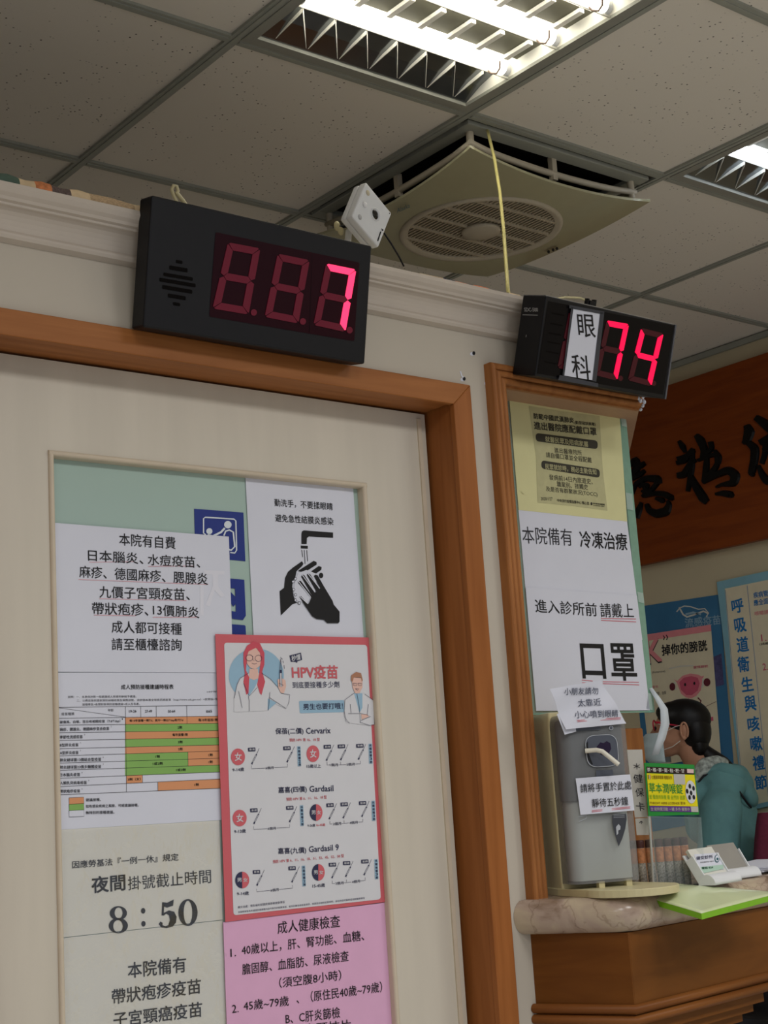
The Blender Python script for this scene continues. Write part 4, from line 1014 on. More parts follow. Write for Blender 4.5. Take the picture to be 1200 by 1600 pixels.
# ---- old newspapers laid along the cornice
def newspaper(px0, px1, pyf, label, segs, r):
    mb = MB(); pn = PY(YW - .040)
    n = len(segs)
    tot = sum(s_[0] for s_ in segs); acc = 0
    for wd, m in segs:
        u0, u1 = acc / tot, (acc + wd) / tot; acc += wd
        pts = []
        for u in (u0, (u0 + u1) / 2, u1):
            x = px0 + (px1 - px0) * u; pts.append((x, pyf(x)))
        vs = []; k = 9
        for (x, y) in pts:
            b0 = pn.at(x, y)
            b0.z = ZT + .0045 + EYE
            for q in range(k + 1):
                a = math.pi * q / k
                vs.append(b0 + Vector((0, -.012 * math.cos(a) + .010, r * math.sin(a) * (1 + .12 * math.sin(x / 9)))))
        mb.add(vs, [(i * (k + 1) + j, (i + 1) * (k + 1) + j, (i + 1) * (k + 1) + j + 1, i * (k + 1) + j + 1) for i in range(2) for j in range(k)], m, True)
    mb.add([mb.v[i] for i in range(10)], [tuple(range(10))], segs[0][1]); mb.add([mb.v[-10 + i] for i in range(10)], [tuple(range(9, -1, -1))], segs[-1][1])
    return tag(mb.build('newspaper_roll'), label, 'newspaper')
M_NP = mat('newsprint', (206, 182, 146), rough=.8, var=.12, scale=60); M_NPT = mat('newsprint_text', (176, 150, 116), rough=.8, var=.4, scale=260, stretch=(1, 4, 6))
M_NPR = mat('newsprint_red', (190, 118, 74), rough=.8, var=.35, scale=120); M_NPG = mat('newsprint_green', (74, 92, 80), rough=.8, var=.2); M_NPB = mat('newsprint_dark', (92, 78, 74), rough=.8, var=.5, scale=200, stretch=(5, 1, 1))
M_NPO = mat('newsprint_orange', (196, 104, 60), rough=.8, var=.2); M_NPV = mat('newsprint_violet', (60, 58, 80), rough=.8, var=.2)
newspaper(-60, 222, lambda x: 276 + .20 * x, 'folded old newspaper lying on the cornice left of the large number display', [(60, M_NPG), (31, M_NPG), (25, M_NP), (26, M_NPR), (30, M_NPB), (30, M_NP), (70, M_NPT), (12, M_NP)], .016)
newspaper(655, 812, lambda x: 420 + .24 * (x - 655), 'folded colour newspaper on the cornice between the two number displays', [(14, M_NP), (20, M_NPT), (18, M_NPV), (16, M_NPO), (10, M_NPB), (22, M_NPO), (30, M_NPB), (16, M_NP)], .006)
# ================================================================== RECEPTION COUNTER
CZ = -.178; CB = -.232                           # top and underside of the marble, from the lens height
M_MARB = mat('beige_marble', (190, 170, 150), rough=.22, spec=.45, var=0)
N, L, b = nodes_of(M_MARB)
tc = N.new('ShaderNodeTexCoord'); n1 = N.new('ShaderNodeTexNoise'); n1.inputs['Scale'].default_value = 14; n1.inputs['Detail'].default_value = 8; n1.inputs['Distortion'].default_value = 1.2
r1 = N.new('ShaderNodeValToRGB'); e = r1.color_ramp.elements; e[0].position = .30; e[0].color = rgb((136, 114, 96)); e[1].position = .66; e[1].color = rgb((192, 176, 150))
e2 = e.new(.46); e2.color = rgb((174, 154, 138))
vo = N.new('ShaderNodeTexVoronoi'); vo.feature = 'DISTANCE_TO_EDGE'; vo.inputs['Scale'].default_value = 9
nn = N.new('ShaderNodeTexNoise'); nn.inputs['Scale'].default_value = 7; nn.inputs['Detail'].default_value = 5
ad = N.new('ShaderNodeMixRGB'); ad.blend_type = 'ADD'; ad.inputs[0].default_value = .35
rv = N.new('ShaderNodeValToRGB'); rv.color_ramp.elements[0].position = .004; rv.color_ramp.elements[0].color = rgb((150, 128, 110)); rv.color_ramp.elements[1].position = .022; rv.color_ramp.elements[1].color = (1, 1, 1, 1)
ml_ = N.new('ShaderNodeMixRGB'); ml_.blend_type = 'MULTIPLY'; ml_.inputs[0].default_value = .35
L.new(tc.outputs['Object'], n1.inputs['Vector']); L.new(tc.outputs['Object'], nn.inputs['Vector'])
L.new(tc.outputs['Object'], ad.inputs[1]); L.new(nn.outputs['Color'], ad.inputs[2]); L.new(ad.outputs[0], vo.inputs['Vector'])
L.new(n1.outputs['Fac'], r1.inputs[0]); L.new(vo.outputs['Distance'], rv.inputs[0]); L.new(r1.outputs[0], ml_.inputs[1]); L.new(rv.outputs[0], ml_.inputs[2]); L.new(ml_.outputs[0], b.inputs['Base Color'])
A0 = Vector((1.690, 1.79)); B0 = Vector((1.762, 1.632)); dB = Vector((math.cos(math.radians(6.5)), math.sin(math.radians(6.5))))
C0 = B0 + dB * .60; C1 = B0 + dB * .425
def offs(poly, d):
    """offset an open plan line outwards (towards the waiting room)"""
    out = []
    for i, p in enumerate(poly):
        ns = []
        if i > 0: t_ = (p - poly[i - 1]).normalized(); ns.append(Vector((t_.y, -t_.x)))
        if i < len(poly) - 1: t_ = (poly[i + 1] - p).normalized(); ns.append(Vector((t_.y, -t_.x)))
        if len(ns) == 2: m_ = (ns[0] + ns[1]).normalized(); out.append(p + m_ * d / m_.dot(ns[0]))
        else: out.append(p + ns[0] * d)
    return out
PLAN = [A0, B0, C0, C0 + Vector((-.05, .30))]
# sill piece continues along the wall face and is notched round it: the slab starts just in front of the plaster
def rounded(pl, i, r=.03, n=6):
    p = pl[i]; a = p + (pl[i - 1] - p).normalized() * r; c = p + (pl[i + 1] - p).normalized() * r
    return [a * (1 - k / n) ** 2 + p * 2 * (k / n) * (1 - k / n) + c * (k / n) ** 2 for k in range(n + 1)]
mb = MB()
front = offs(PLAN, .022)
front[0] = A0 + Vector((-.022, -.0))
frontr = [front[0]] + rounded(front, 1, .045) + rounded(front, 2, .03) + [front[3]]
NP = 10; rad = (CZ - CB) / 2; zc = (CZ + CB) / 2
def ringz(q): a = -math.pi / 2 + math.pi * q / NP; return zc + rad * math.sin(a), rad * (math.cos(a) - 1)
vs = []; nF = len(frontr)
for q in range(NP + 1):
    z, d = ringz(q)
    ln2 = offs(frontr, d)
    if abs(d) > 0: ln2[0] = Vector((frontr[0].x - d * .8, YW - .0005))
    else: ln2[0] = Vector((frontr[0].x, YW - .0005))
    vs += [V(p.x, p.y, z) for p in ln2]
mb.add(vs, [(q * nF + i, q * nF + i + 1, (q + 1) * nF + i + 1, (q + 1) * nF + i) for q in range(NP) for i in range(nF - 1)], M_MARB, True)
topl = vs[NP * nF:]; botl = vs[:nF]
back = [V(C0.x - .05, 2.10, CZ), V(XW0 + .002, 2.10, CZ), V(XW0 + .002, YW - .0005, CZ)]
poly = list(topl) + back
tri = geometry.tessellate_polygon([poly]); mb.add(poly, [tuple(t_) for t_ in tri], M_MARB)
backb = [Vector((p.x, p.y, CB + EYE)) for p in back]
poly = list(botl) + backb
tri = geometry.tessellate_polygon([poly]); mb.add(poly, [tuple(t_) for t_ in tri], M_MARB)
n3 = len(back); edge_t = [topl[-1]] + back; edge_b = [botl[-1]] + backb
mb.add(edge_t + edge_b, [(i, i + 1, len(edge_t) + i + 1, len(edge_t) + i) for i in range(len(edge_t) - 1)], M_MARB)
tag(mb.build('countertop'), 'veined beige marble countertop with a rounded edge on the wooden reception counter', 'countertop')
t = thing('reception_counter', 'brown wooden reception counter front with half-round mouldings under the marble top', 'counter', V(2.1, 1.75, -EYE))
def ext(pl, z0, z1, m, back_y=2.08):
    mb = MB()
    pts = [V(p.x, p.y, z0) for p in pl] + [V(pl[-1].x, back_y, z0), V(pl[0].x, back_y, z0)]
    mb.prism(pts, (0, 0, z1 - z0), m); return mb
bodyline = [Vector((A0.x + .012, YW)), B0, C1, C1 + Vector((-.04, .25))]
# two upper panels, a fine joint between them
mb = MB()
def panelp(a, c, z0, z1, m, th=.018):
    a = Vector(a); c = Vector(c); d_ = (c - a).normalized(); nrm = Vector((d_.y, -d_.x))
    mb.hexa([V(a.x, a.y, z0), V(c.x, c.y, z0), V(c.x - nrm.x * th, c.y - nrm.y * th, z0), V(a.x - nrm.x * th, a.y - nrm.y * th, z0), V(a.x, a.y, z1), V(c.x, c.y, z1), V(c.x - nrm.x * th, c.y - nrm.y * th, z1), V(a.x - nrm.x * th, a.y - nrm.y * th, z1)], m)
panelp(bodyline[0], B0, -.345, CB, M_COUNT); mb.build('front_panel', t, bevel=.001)
mb = MB(); panelp(B0 + dB * .0015, C1, -.345, CB, M_COUNT); mb.build('front_panel', t, bevel=.001)
M_COUNTM = wood('counter_moulding_wood', (116, 68, 30), (136, 84, 40), stretch=(1.2, 1.2, 14))
def mould(zc_, r, out, m):
    mb = MB(); pl = bodyline; vs = []; K = 8
    for q in range(K + 1):
        a = -math.pi / 2 + math.pi * q / K
        l2 = offs(pl, out + r * math.cos(a)); l2[0] = Vector((l2[0].x - .004, YW - .001))
        vs += [V(p.x, p.y, zc_ + r * math.sin(a)) for p in l2]
    n_ = len(pl)
    mb.add(vs, [(q * n_ + i, q * n_ + i + 1, (q + 1) * n_ + i + 1, (q + 1) * n_ + i) for q in range(K) for i in range(n_ - 1)], m, True)
    return mb
mould(-.3475, .0075, .001, M_COUNTM).build('moulding', t)
mould(-.3640, .0075, .002, M_COUNTM).build('moulding', t)
mb = MB()
for z0, z1, o in ((-.372, -.340, 0), (-.388, -.372, -.006), (-.402, -.388, -.016), (-.416, -.402, -.026), (-EYE, -.416, -.036)):
    l2 = offs(bodyline, o); l2[0] = Vector((l2[0].x, YW - .001))
    if o < 0: l2[2] = C1 - dB * (.03 - o * 2.1) + Vector((dB.y, -dB.x)) * o
    pts = [V(p.x, p.y, z0) for p in l2[:3]] + [V(l2[2].x - .02, 2.05, z0), V(1.726, 2.05, z0), V(1.726, YW - .001, z0)]
    mb.prism(pts, (0, 0, z1 - z0), M_COUNT)
mb.build('base_cabinet', t)
# ---- stool added to darken the gap past the end of the counter
M_BLKF = mat('black_mesh_fabric', (26, 26, 28), rough=.85, var=.3, scale=200)
M_MAROON = mat('maroon_fabric', (104, 36, 58), rough=.8, var=.12, scale=120)
st_ = at_depth(1255, 1560, 2.95); cx_, cy_ = st_.x, st_.y
t = thing('stool', 'black stool seat just visible in the lower right corner, past the end of the counter', 'stool', (cx_, cy_, 0))
mb = MB(); mb.lathe([(.0, 0), (.16, 0), (.185, .02), (.19, .06), (.16, .085), (0, .09)], (cx_, cy_, .88), M_BLKF, n=32); mb.build('seat', t)
mb = MB(); mb.tube([(cx_, cy_, .05), (cx_, cy_, .89)], .025, M_DARK); mb.build('column', t)
mb = MB(); mb.lathe([(0, 0), (.2, 0), (.2, .015), (.05, .05), (0, .05)], (cx_, cy_, 0), M_DARK, n=32); mb.build('foot', t)
# ================================================================== THINGS ON THE COUNTER
# ---- automatic sanitizer dispenser
yaw = math.radians(-24)
DX = Vector((math.cos(yaw), math.sin(yaw), 0)); DF = Vector((math.sin(yaw), -math.cos(yaw), 0)); DZ = Vector((0, 0, 1))   # right, front, up
D0 = V(1.817, 1.747, CZ)                         # centre of the back plate foot
def D(r, f_, z): return D0 + DX * r + DF * f_ + DZ * z
M_TRANS = mat('smoky_translucent_plastic', (150, 152, 153), rough=.28, spec=.4, var=.02, trans=.0, alpha=.44)
M_TANK = mat('milky_tank', (214, 220, 214), rough=.35, var=.04, scale=20)
t = thing('sanitizer_dispenser', 'grey and cream automatic hand sanitizer dispenser on the counter below the window glass', 'dispenser', D0)
def shell(w, d0, d1, z0, z1, rf, rt):
    """box with rounded front corners (radius rf) and a rounded top (rt): outline in plan swept up, closing in at the top"""
    out = []
    n_ = 6
    pl = [(-w, d0), (w, d0)]
    for k in range(n_ + 1): a = math.pi / 2 * k / n_; pl.append((w - rf + rf * math.cos(a), d1 - rf + rf * math.sin(a)))
    for k in range(n_ + 1): a = math.pi / 2 * (1 + k / n_); pl.append((-w + rf + rf * math.cos(a), d1 - rf + rf * math.sin(a)))
    levels = [(z0, 1.0), (z1 - rt, 1.0)] + [(z1 - rt + rt * math.sin(math.pi / 2 * k / 5), 1 - (rt / w) * .35 * (1 - math.cos(math.pi / 2 * k / 5))) for k in range(1, 6)]
    return pl, levels
def shellmesh(w, d0, d1, z0, z1, rf, rt, m, lean=0):
    mb = MB(); pl, lv = shell(w, d0, d1, z0, z1, rf, rt); n_ = len(pl); vs = []
    for z, k in lv:
        for x, y in pl: vs.append(D(x * k, d0 + (y - d0) * k + lean * (z - z0), z))
    mb.add(vs, [(q * n_ + i, q * n_ + (i + 1) % n_, (q + 1) * n_ + (i + 1) % n_, (q + 1) * n_ + i) for q in range(len(lv) - 1) for i in range(n_)], m, True)
    mb.add(vs, [tuple(range(n_)), tuple(range((len(lv) - 1) * n_, len(lv) * n_))], m)
    return mb
shellmesh(.063, -.100, .012, .012, .300, .004, .030, M_CREAM).build('back_housing', t)
fs = shellmesh(.061, .0125, .062, .020, .292, .022, .020, M_TRANS).build('front_cover', t)
shellmesh(.052, .014, .052, .024, .150, .016, .012, M_TANK).build('liquid_tank', t)
shellmesh(.054, .014, .054, .152, .284, .014, .014, mat('grey_mechanism', (86, 88, 92), rough=.5, var=.06)).build('pump_unit', t)
f = zx(820, 1050, 4.0); F = lambda *q: [f(*p) for p in q]
PF = Pl(D(0, .0632, .1), DF)
M_RIM = mat('pale_outline', (178, 182, 188), rough=.3, var=0); M_DWIN = mat('dark_sensor_window', (84, 88, 98), rough=.3, var=0); M_PURP = mat('dark_violet_window', (40, 28, 52), rough=.25, var=0)
mb = MB(); PFb = PF
rr = rrect(F((372, 400), (570, 388), (588, 585), (392, 596)), 16, 8)
mb.poly(PF.at, rr, M_DWIN, .0010); mb.line(PF.at, rr + [rr[0]], .9, M_RIM, .0016)
mb.poly(PF.at, F((445, 470), (470, 440), (490, 445), (510, 432), (532, 445), (538, 480), (520, 515), (498, 525), (470, 515)), M_PURP, .0014)
mb.poly(PF.at, F((392, 432), (376, 455), (374, 490), (392, 548), (415, 578), (424, 578), (398, 510), (394, 470)), M_BLACK, .0014)
mb.build('sensor_window', fs)
mb = MB(); mb.tube([PF.at(*f(372, 494), .004), PF.at(*f(430, 490), .012), PF.at(*f(455, 500), .020), PF.at(*f(498, 540), .024), PF.at(*f(546, 582), .026)], .0038, mat('ivory_nozzle', (226, 222, 206), rough=.35, var=.02), n=12)
mb.build('nozzle', t)
mb = MB(); mb.poly(PF.at, F((290, 330), (470, 330), (470, 362), (300, 368)), M_DWIN, .0010); mb.poly(PF.at, F((443, 615), (548, 612), (550, 650), (445, 655)), M_DWIN, .0010)
mb.disc(PF.at, f(538, 350), 3.4, 3.4, M_RIM, .001, 14); mb.disc(PF.at, f(538, 350), 2.4, 2.4, M_DWIN, .0013, 14)
mb.build('top_marking', fs)
mb = MB()
mb.poly(PF.at, F((545, 895), (632, 885), (635, 920), (626, 980), (608, 1040), (585, 1090), (560, 1010), (545, 940)), mat('smoky_print', (66, 68, 74), rough=.4, var=0), .0010)
mb.poly(PF.at, F((568, 968), (584, 950), (596, 965), (594, 985), (582, 990), (582, 1010), (572, 1020)), M_RIM, .0014)
for y in (880, 890, 900, 910): mb.line(PF.at, F((552, y), (622, y - 3)), .5, M_RIM, .0014)
mb.build('instruction_mark', fs)
mb = MB(); mb.line(PF.at, F((334, 905), (384, 895), (384, 915), (336, 935)), .8, M_RIM, .001); mb.build('embossed_mark', fs)
mb = MB()
K = 20; pts = []
for k in range(K + 1): a = math.pi * k / K; pts.append(D(.030 + .078 * math.cos(a), .075 + .078 * math.sin(a) * 1.0, 0))
pts += [D(-.066, .0, 0), D(-.066, -.05, 0), D(.066, -.05, 0)]
mb.prism(pts, (0, 0, .012), M_CREAM)
mb.build('drip_base', t, bevel=.002)
for x in (-.012, .036):
    mb = MB(); mb.obox(D(x, .054, .017), DX, DF, DZ, .005, .006, .005, M_CREAM); mb.build('support_lug', t)
# ---- handwritten-style notices on the dispenser
s = Sheet(PF, F((315, 665), (655, 640), (682, 865), (345, 893)), M_WHITE, .0022, lambda x, y: .0025 * math.sin((x - 899) / 28) ** 2)
s.t('請將手置於此處', f(342, 728), f(660, 706), 54 / 4, M_BLACK, .004, .0014); s.t('靜待五秒鐘', f(412, 820), f(640, 805), 54 / 4, M_BLACK, .004, .0014)
for q in (((412, 866), (654, 842)), ((412, 874), (654, 850))): s.ln([f(*p) for p in q], .8, M_RED, .0014)
s.done('paper_notice', 'white notice with two text lines taped across the front of the sanitizer dispenser', 'notice')
PF2 = Pl(D(0, .0665, .1), DF)
def curl(x, y): return .010 * math.sin((y - 1066) / 70 * math.pi) + .006 * math.sin((x + y) / 14)
s = Sheet(PF2, F((150, 108), (470, 52), (632, 322), (248, 360)), M_WHITE, .004, lambda x, y: .003 * math.sin((x * .6 + y) / 11.0), nu=20, nv=20)
M_SCRIPT = mat('faded_ink', (70, 76, 96), var=0)
s.t('小朋友請勿', f(235, 125), f(455, 118), 44 / 4, M_SCRIPT, .004, .0018); s.t('太靠近', f(328, 195), f(468, 188), 46 / 4, M_SCRIPT, .004, .0018); s.t('小心噴到眼睛', f(305, 268), f(575, 260), 46 / 4, M_SCRIPT, .004, .0018)
for q in (((315, 304), (595, 286)), ((318, 312), (595, 294))): s.ln([f(*p) for p in q], .8, M_RED, .0018)
s.done('paper_notice', 'crumpled white notice stuck on top of the sanitizer dispenser, three short text lines', 'notice')
mb = MB()
s2 = Sheet(PF2, F((198, 262), (300, 250), (320, 372), (248, 392)), M_WHITE, .001); s2.done('paper_scrap', 'blank torn white paper scrap under the crumpled notice on the dispenser', 'paper')
# ---- curled white strip hanging from the corner of the glass
mb = MB(); ps = [(1015, 1076, 0), (1020, 1093, .01), (1026, 1110, .016), (1029, 1133, .014), (1028, 1155, .006), (1022, 1180, .0)]
wd = [1.5, 3, 4.5, 5.5, 5.5, 4]
vs = []
for (x, y, o), w_ in zip(ps, wd):
    vs += [PWG.at(x - w_, y, o), PWG.at(x + w_, y - 1, o + .004)]
mb.add(vs, [(2 * i, 2 * i + 1, 2 * i + 3, 2 * i + 2) for i in range(5)], mat('waxy_white_strip', (206, 214, 220), rough=.4, var=.06), True)
so = mb.build('tape_curl'); so.modifiers.new('thick', 'SOLIDIFY').thickness = .0006
tag(so, 'curled whitish tape strip dangling from the lower right corner of the window glass', 'tape')
# ---- upright acrylic stand with the card notice
def VP(x, y): return Pl((x, y, 0), Vector((-x, -y, 0)).normalized())       # upright plane facing the visitor side
f = zx(960, 1060, 4.2125); F = lambda *q: [f(*p) for p in q]
PST = Pl(at_depth(1000, 1380, 2.47), (-.42, -.9, 0))
s = Sheet(PST, F((78, 470), (180, 468), (216, 912), (132, 916)), M_GREYL, .002)
for ch, q0, q1, h in (('＊', (122, 580), (165, 578), 40), ('健', (122, 660), (182, 658), 56), ('保', (134, 750), (190, 750), 56), ('卡', (138, 842), (195, 846), 58)): s.t(ch, f(*q0), f(*q1), h / 4.2, M_INK, .004)
s.done('sign_strip', 'narrow white upright sign with large characters just right of the sanitizer dispenser', 'sign')
s = Sheet(PST, F((134, 922), (218, 918), (224, 1030), (144, 1032)), M_GREYL, .002)
s.ln(F((160, 952), (172, 938), (184, 950)), 1.0); s.ln(F((172, 938), (174, 958)), 1.0)
s.done('sign_strip', 'short lower strip of the same white sign, below its black rule, beside the dispenser', 'sign')
# ---- throat lozenge box: clear acrylic stand, printed header, row of tubes
M_ACR = mat('clear_acrylic', (200, 216, 216), rough=.04, spec=.5, var=0, alpha=.09)
base_c = at_depth(1040, 1379, 2.475)
PHD = Pl(at_depth(1010, 1379, 2.455), (-.5, -.866, 0))
def hp(x, y, o=0): return PHD.at(x, y, o)
t = thing('lozenge_stand', 'clear acrylic lozenge stand with a green and yellow printed header card', 'display stand', at_depth(1046, 1380, 2.47))
f = zx(980, 1180, 8.0); F = lambda *q: [f(*p) for p in q]
M_LG = mat('header_green', (44, 142, 58), rough=.4, var=.02); M_YL = mat('header_yellow', (232, 216, 26), rough=.4, var=.02); M_BRN = mat('header_brown', (52, 26, 22), rough=.4, var=.02); M_VIO = mat('header_violet', (104, 60, 140), rough=.4, var=.02)
s = Sheet(PHD, F((215, 95), (838, 118), (900, 742), (266, 762)), M_LG, 0, th=.003)
s.pg(F((238, 142), (830, 172), (838, 238), (242, 218))  , M_BRN, .0008)
s.pg(F((242, 226), (838, 246), (882, 640), (276, 630)), M_YL, .0008)
s.pg(F((278, 634), (884, 642), (888, 712), (286, 700)), M_VIO, .0008); s.pg(F((790, 642), (884, 642), (888, 712), (800, 708)), M_GREYL, .0011)
for k, ch in enumerate('茶橘蔘菊枇杷甘'):
    x = 244 + k * 71; s.t(ch, f(x, 180 + k * 2.6), f(x + 42, 182 + k * 2.6), 6.4, M_WARM, .014, .0014)
    if k < 6: s.dc(f(x + 56, 182 + k * 2.6), .7, .7, M_WARM, .0014, n=6)
s.pg(F((744, 170), (828, 176), (828, 226), (746, 222)), mat('pale_pink', (222, 190, 184), var=.02), .0014)
s.ln(F((258, 245), (262, 300)), .9, M_BRN, .0014); s.ln(F((272, 247), (278, 300)), .9, M_GREYL, .0014); s.ln(F((284, 247), (288, 300)), .9, M_RED, .0014)
M_OLV = mat('olive_print', (150, 120, 20), var=0); M_LIM = mat('lime_print', (150, 190, 40), var=0)
s.t('七種漢草精華 喉糖系列', f(300, 274), f(556, 280), 6.0, M_OLV, .012, .0014)
s.t('草本潤喉錠', f(270, 405), f(690, 425), 15.5, M_LG, .008, .0014)
s.t('給 聲音的保養 最 自然的 滋潤', f(276, 518), f(720, 530), 7.0, M_LIM, .004, .0014)
s.t('THROAT HERB LOZENGE 草本', f(280, 595), f(726, 600), 4.6, M_OLV, .014, .0014)
s.t('全 館特價活動 一罐 多件 優惠中', f(290, 672), f(776, 676), 5.6, M_GREYL, .006, .0014)
s.pg(F((575, 235), (715, 238), (722, 368), (586, 366)), M_GREYL, .0016)
s.dc(f(792, 460), 8.2, 18, M_POSTB, .0016, n=26, tilt=-5)
for q in ((778, 388), (825, 415), (745, 450), (794, 472), (775, 528), (828, 525)): s.dc(f(*q), 2.0, 3.9, M_BLACK, .0020, n=14, tilt=-8)
ho = s.mb.build('header_card', t); 
mb = MB()
p = lambda x, y, o: hp(x, y, o)
q4 = [(1010, 1275), (1094, 1277), (1101, 1382), (1022, 1384)]
dpt = .055
fr_ = [p(x, y, .004) for x, y in q4]; bk_ = [v - PHD.n * dpt for v in fr_]
for a_, b__ in ((0, 1), (1, 2), (2, 3), (3, 0)):
    mb.add([fr_[a_], fr_[b__], bk_[b__], bk_[a_]], [(0, 1, 2, 3)], M_ACR)
mb.add(fr_, [(0, 1, 2, 3)], M_ACR)
bo_ = mb.build('acrylic_box', t); bo_.modifiers.new('thick', 'SOLIDIFY').thickness = .0016
mb = MB(); mb.tube([p(1010, 1192, -.003), p(1022, 1384, -.003)], .0022, M_GREYL, n=6); mb.build('upright_edge', t)
# tubes of lozenges
M_CAP = mat('brown_cap', (74, 44, 40), rough=.35, var=.05); M_LAB = mat('speckled_label', (170, 164, 156), rough=.4, var=.6, scale=320); M_LAB2 = mat('orange_label', (190, 128, 88), rough=.4, var=.25, scale=200)
vert = Vector((0, 0, 1))
first = None
TX = [998.5, 1012, 1026.5, 1041.5, 1055, 1068.5, 1081]
words = ('leftmost', 'second from the left', 'third from the left', 'middle', 'third from the right', 'second from the right', 'rightmost')
for k, x in enumerate(TX):
    bp = PHD.at(x, 1379 - .05 * (x - 998), -.022); bp = Vector((bp.x, bp.y, CZ + EYE + .0005)); hgt = .0775
    if first is None:
        t = thing('lozenge_tube', '', 'lozenge tube', bp, 'lozenge tubes in the acrylic stand'); first = t
        r_ = .0070
        mb = MB(); mb.lathe([(0, 0), (r_, 0), (r_, .066), (r_ * .95, .067), (0, .067)], bp, M_LAB, n=18); mb.build('tube_body', t)
        mb = MB(); mb.lathe([(r_ * 1.02, .040), (r_ * 1.03, .0405), (r_ * 1.03, .064), (r_ * 1.02, .0645)], bp, M_LAB2, n=18); mb.build('label_band', t)
        mb = MB(); mb.lathe([(r_ * 1.04, .065), (r_ * 1.06, .066), (r_ * 1.06, .076), (r_ * .9, .078), (0, .078)], bp, M_CAP, n=18); mb.build('cap', t)
    else:
        t = first.copy(); COL.objects.link(t); t.location = bp
        for ch in first.children:
            c_ = ch.copy(); COL.objects.link(c_); c_.parent = t
    t['label'] = 'brown-capped lozenge tube, %s of the row in the acrylic stand' % words[k]
# ---- two business-card holders
def holder(px, py, d, yawd, label, front):
    o = at_depth(px, py, d); o.z = CZ + EYE
    yw = math.radians(yawd); X = Vector((math.cos(yw), math.sin(yw), 0)); Fv = Vector((math.sin(yw), -math.cos(yw), 0)); Z = Vector((0, 0, 1))
    up = (Z * .86 - Fv * .5).normalized(); nn_ = X.cross(up).normalized()
    if nn_.dot(Fv) < 0: nn_ = -nn_
    t = thing('card_holder', label, 'card holder', o, 'business card holders on the counter')
    def Q(a, b_, c): return o + X * a + Fv * b_ + Z * c
    mb = MB(); mb.obox(o + Z * .010 + up * .024 - nn_ * .008 , X, up, nn_, .043, .026, .0015, M_WPLAS)
    for sgn in (-1, 1): mb.obox(o + Z * .010 + up * .020 + X * sgn * .0415, X, up, nn_, .0015, .020, .008, M_WPLAS)
    mb.build('back_plate', t, bevel=.0006)
    mb = MB(); K = 10; pts = []
    for q in range(K + 1):
        a = math.pi * q / K; pts.append(Q(-.045, .010 + .016 * math.cos(a), .001 + .017 * math.sin(a)))
    mb.prism(pts, X * .090, M_WPLAS, True); mb.build('curved_base', t)
    card = MB()
    c0 = o + Z * .012 + up * .026
    for k in range(5): card.obox(c0 - nn_ * .0016 * (k - 2) + X * .0008 * k, X, up, nn_, .0405, .0262, .0005, M_WARM if front == 'white' else mat('grey_card', (150, 146, 138), rough=.6, var=.03))
    co = card.build('card_stack'); tag(co, 'stack of white printed name cards in the nearer card holder' if front == 'white' else 'stack of grey cards in the further card holder', 'cards')
    return o, X, up, nn_, c0, co
o, X, up, nn_, c0, co = holder(1117, 1374, 2.46, 10, 'white curved card holder with white printed cards, nearer the lozenge stand', 'white')
PC = Pl(c0 + nn_ * .0040, nn_)
f = zx(1060, 1320, 8.571)
mb = MB()
mb.poly(PC.at, [f(*q) for q in ((206, 130), (535, 105), (610, 330), (290, 350))], M_WHITE, .0004)
mb.text(PC.at, '健安診所', f(235, 185), f(455, 160), 5.6, M_NAVY, .0008, .012)
mb.disc(PC.at, f(512, 188), 3.9, 6.2, mat('teal_print', (40, 96, 104), var=0), .0008, 18); mb.disc(PC.at, f(512, 188), 2.9, 4.9, M_WHITE, .0012, 18); mb.disc(PC.at, f(514, 196), 1.6, 2.2, MATS['teal_print'], .0016, 12)
mb.text(PC.at, '家庭醫學科 眼科', f(288, 240), f(470, 222), 2.2, M_INK, .0008); 
mb.poly(PC.at, [f(*q) for q in ((292, 300), (590, 268), (606, 322), (320, 385))], mat('pale_green_print', (176, 206, 188), var=0), .0007)
mb.text(PC.at, '電話 824', f(308, 318), f(458, 304), 3.6, mat('green_print', (24, 84, 60), var=0), .0011, .014)
mb.build('card_print', co)
holder(1148, 1372, 2.56, 4, 'white curved card holder with grey cards, further from the lozenge stand', 'grey')
# ---- papers at the back of the counter
mb = MB(); po = at_depth(1185, 1362, 2.70); po.z = CZ + EYE
for k in range(3):
    a = math.radians(8 + 5 * k); X = Vector((math.cos(a), math.sin(a), 0)); Y = Vector((-math.sin(a), math.cos(a), 0))
    mb.obox(po + Vector((.05, .02, .004 + .003 * k)), X, Y, (0, 0, 1), .12, .06, .0012, M_WHITE)
tag(mb.build('paper_stack'), 'small stack of loose white sheets on the marble at the photo right edge', 'papers')
# ---- pale green plastic folder drooping over the rounded edge
M_FOLD = mat('clear_folder_film', (214, 224, 180), rough=.16, spec=.5, var=.05, scale=6, coat=.3)
M_FOLG = mat('lime_sheet', (126, 186, 40), rough=.35, var=.03)
ca, cb_, cc_, cd_ = at_depth(972, 1398, 2.40), at_depth(1060, 1383.5, 2.44), at_depth(1222, 1396, 2.475), at_depth(1096, 1429, 2.245)
ca.z = max(ca.z, CZ + EYE + .0025); cb_.z = CZ + EYE + .003
def fold(dz, inset):
    def fn(u, v):
        p_ = (ca * (1 - u) + cb_ * u) * (1 - v) + (cd_ * (1 - u) + cc_ * u) * v
        ctr = (ca + cb_ + cc_ + cd_) / 4
        p_ = p_ + (ctr - p_) * inset
        return p_ + Vector((0, 0, .010 * math.sin(math.pi * u) * math.sin(math.pi * v) + dz))
    return fn
t = thing('plastic_folder', 'pale green plastic folder with a lime sheet, lying over the marble edge', 'folder', V(1.93, 1.66, CZ))
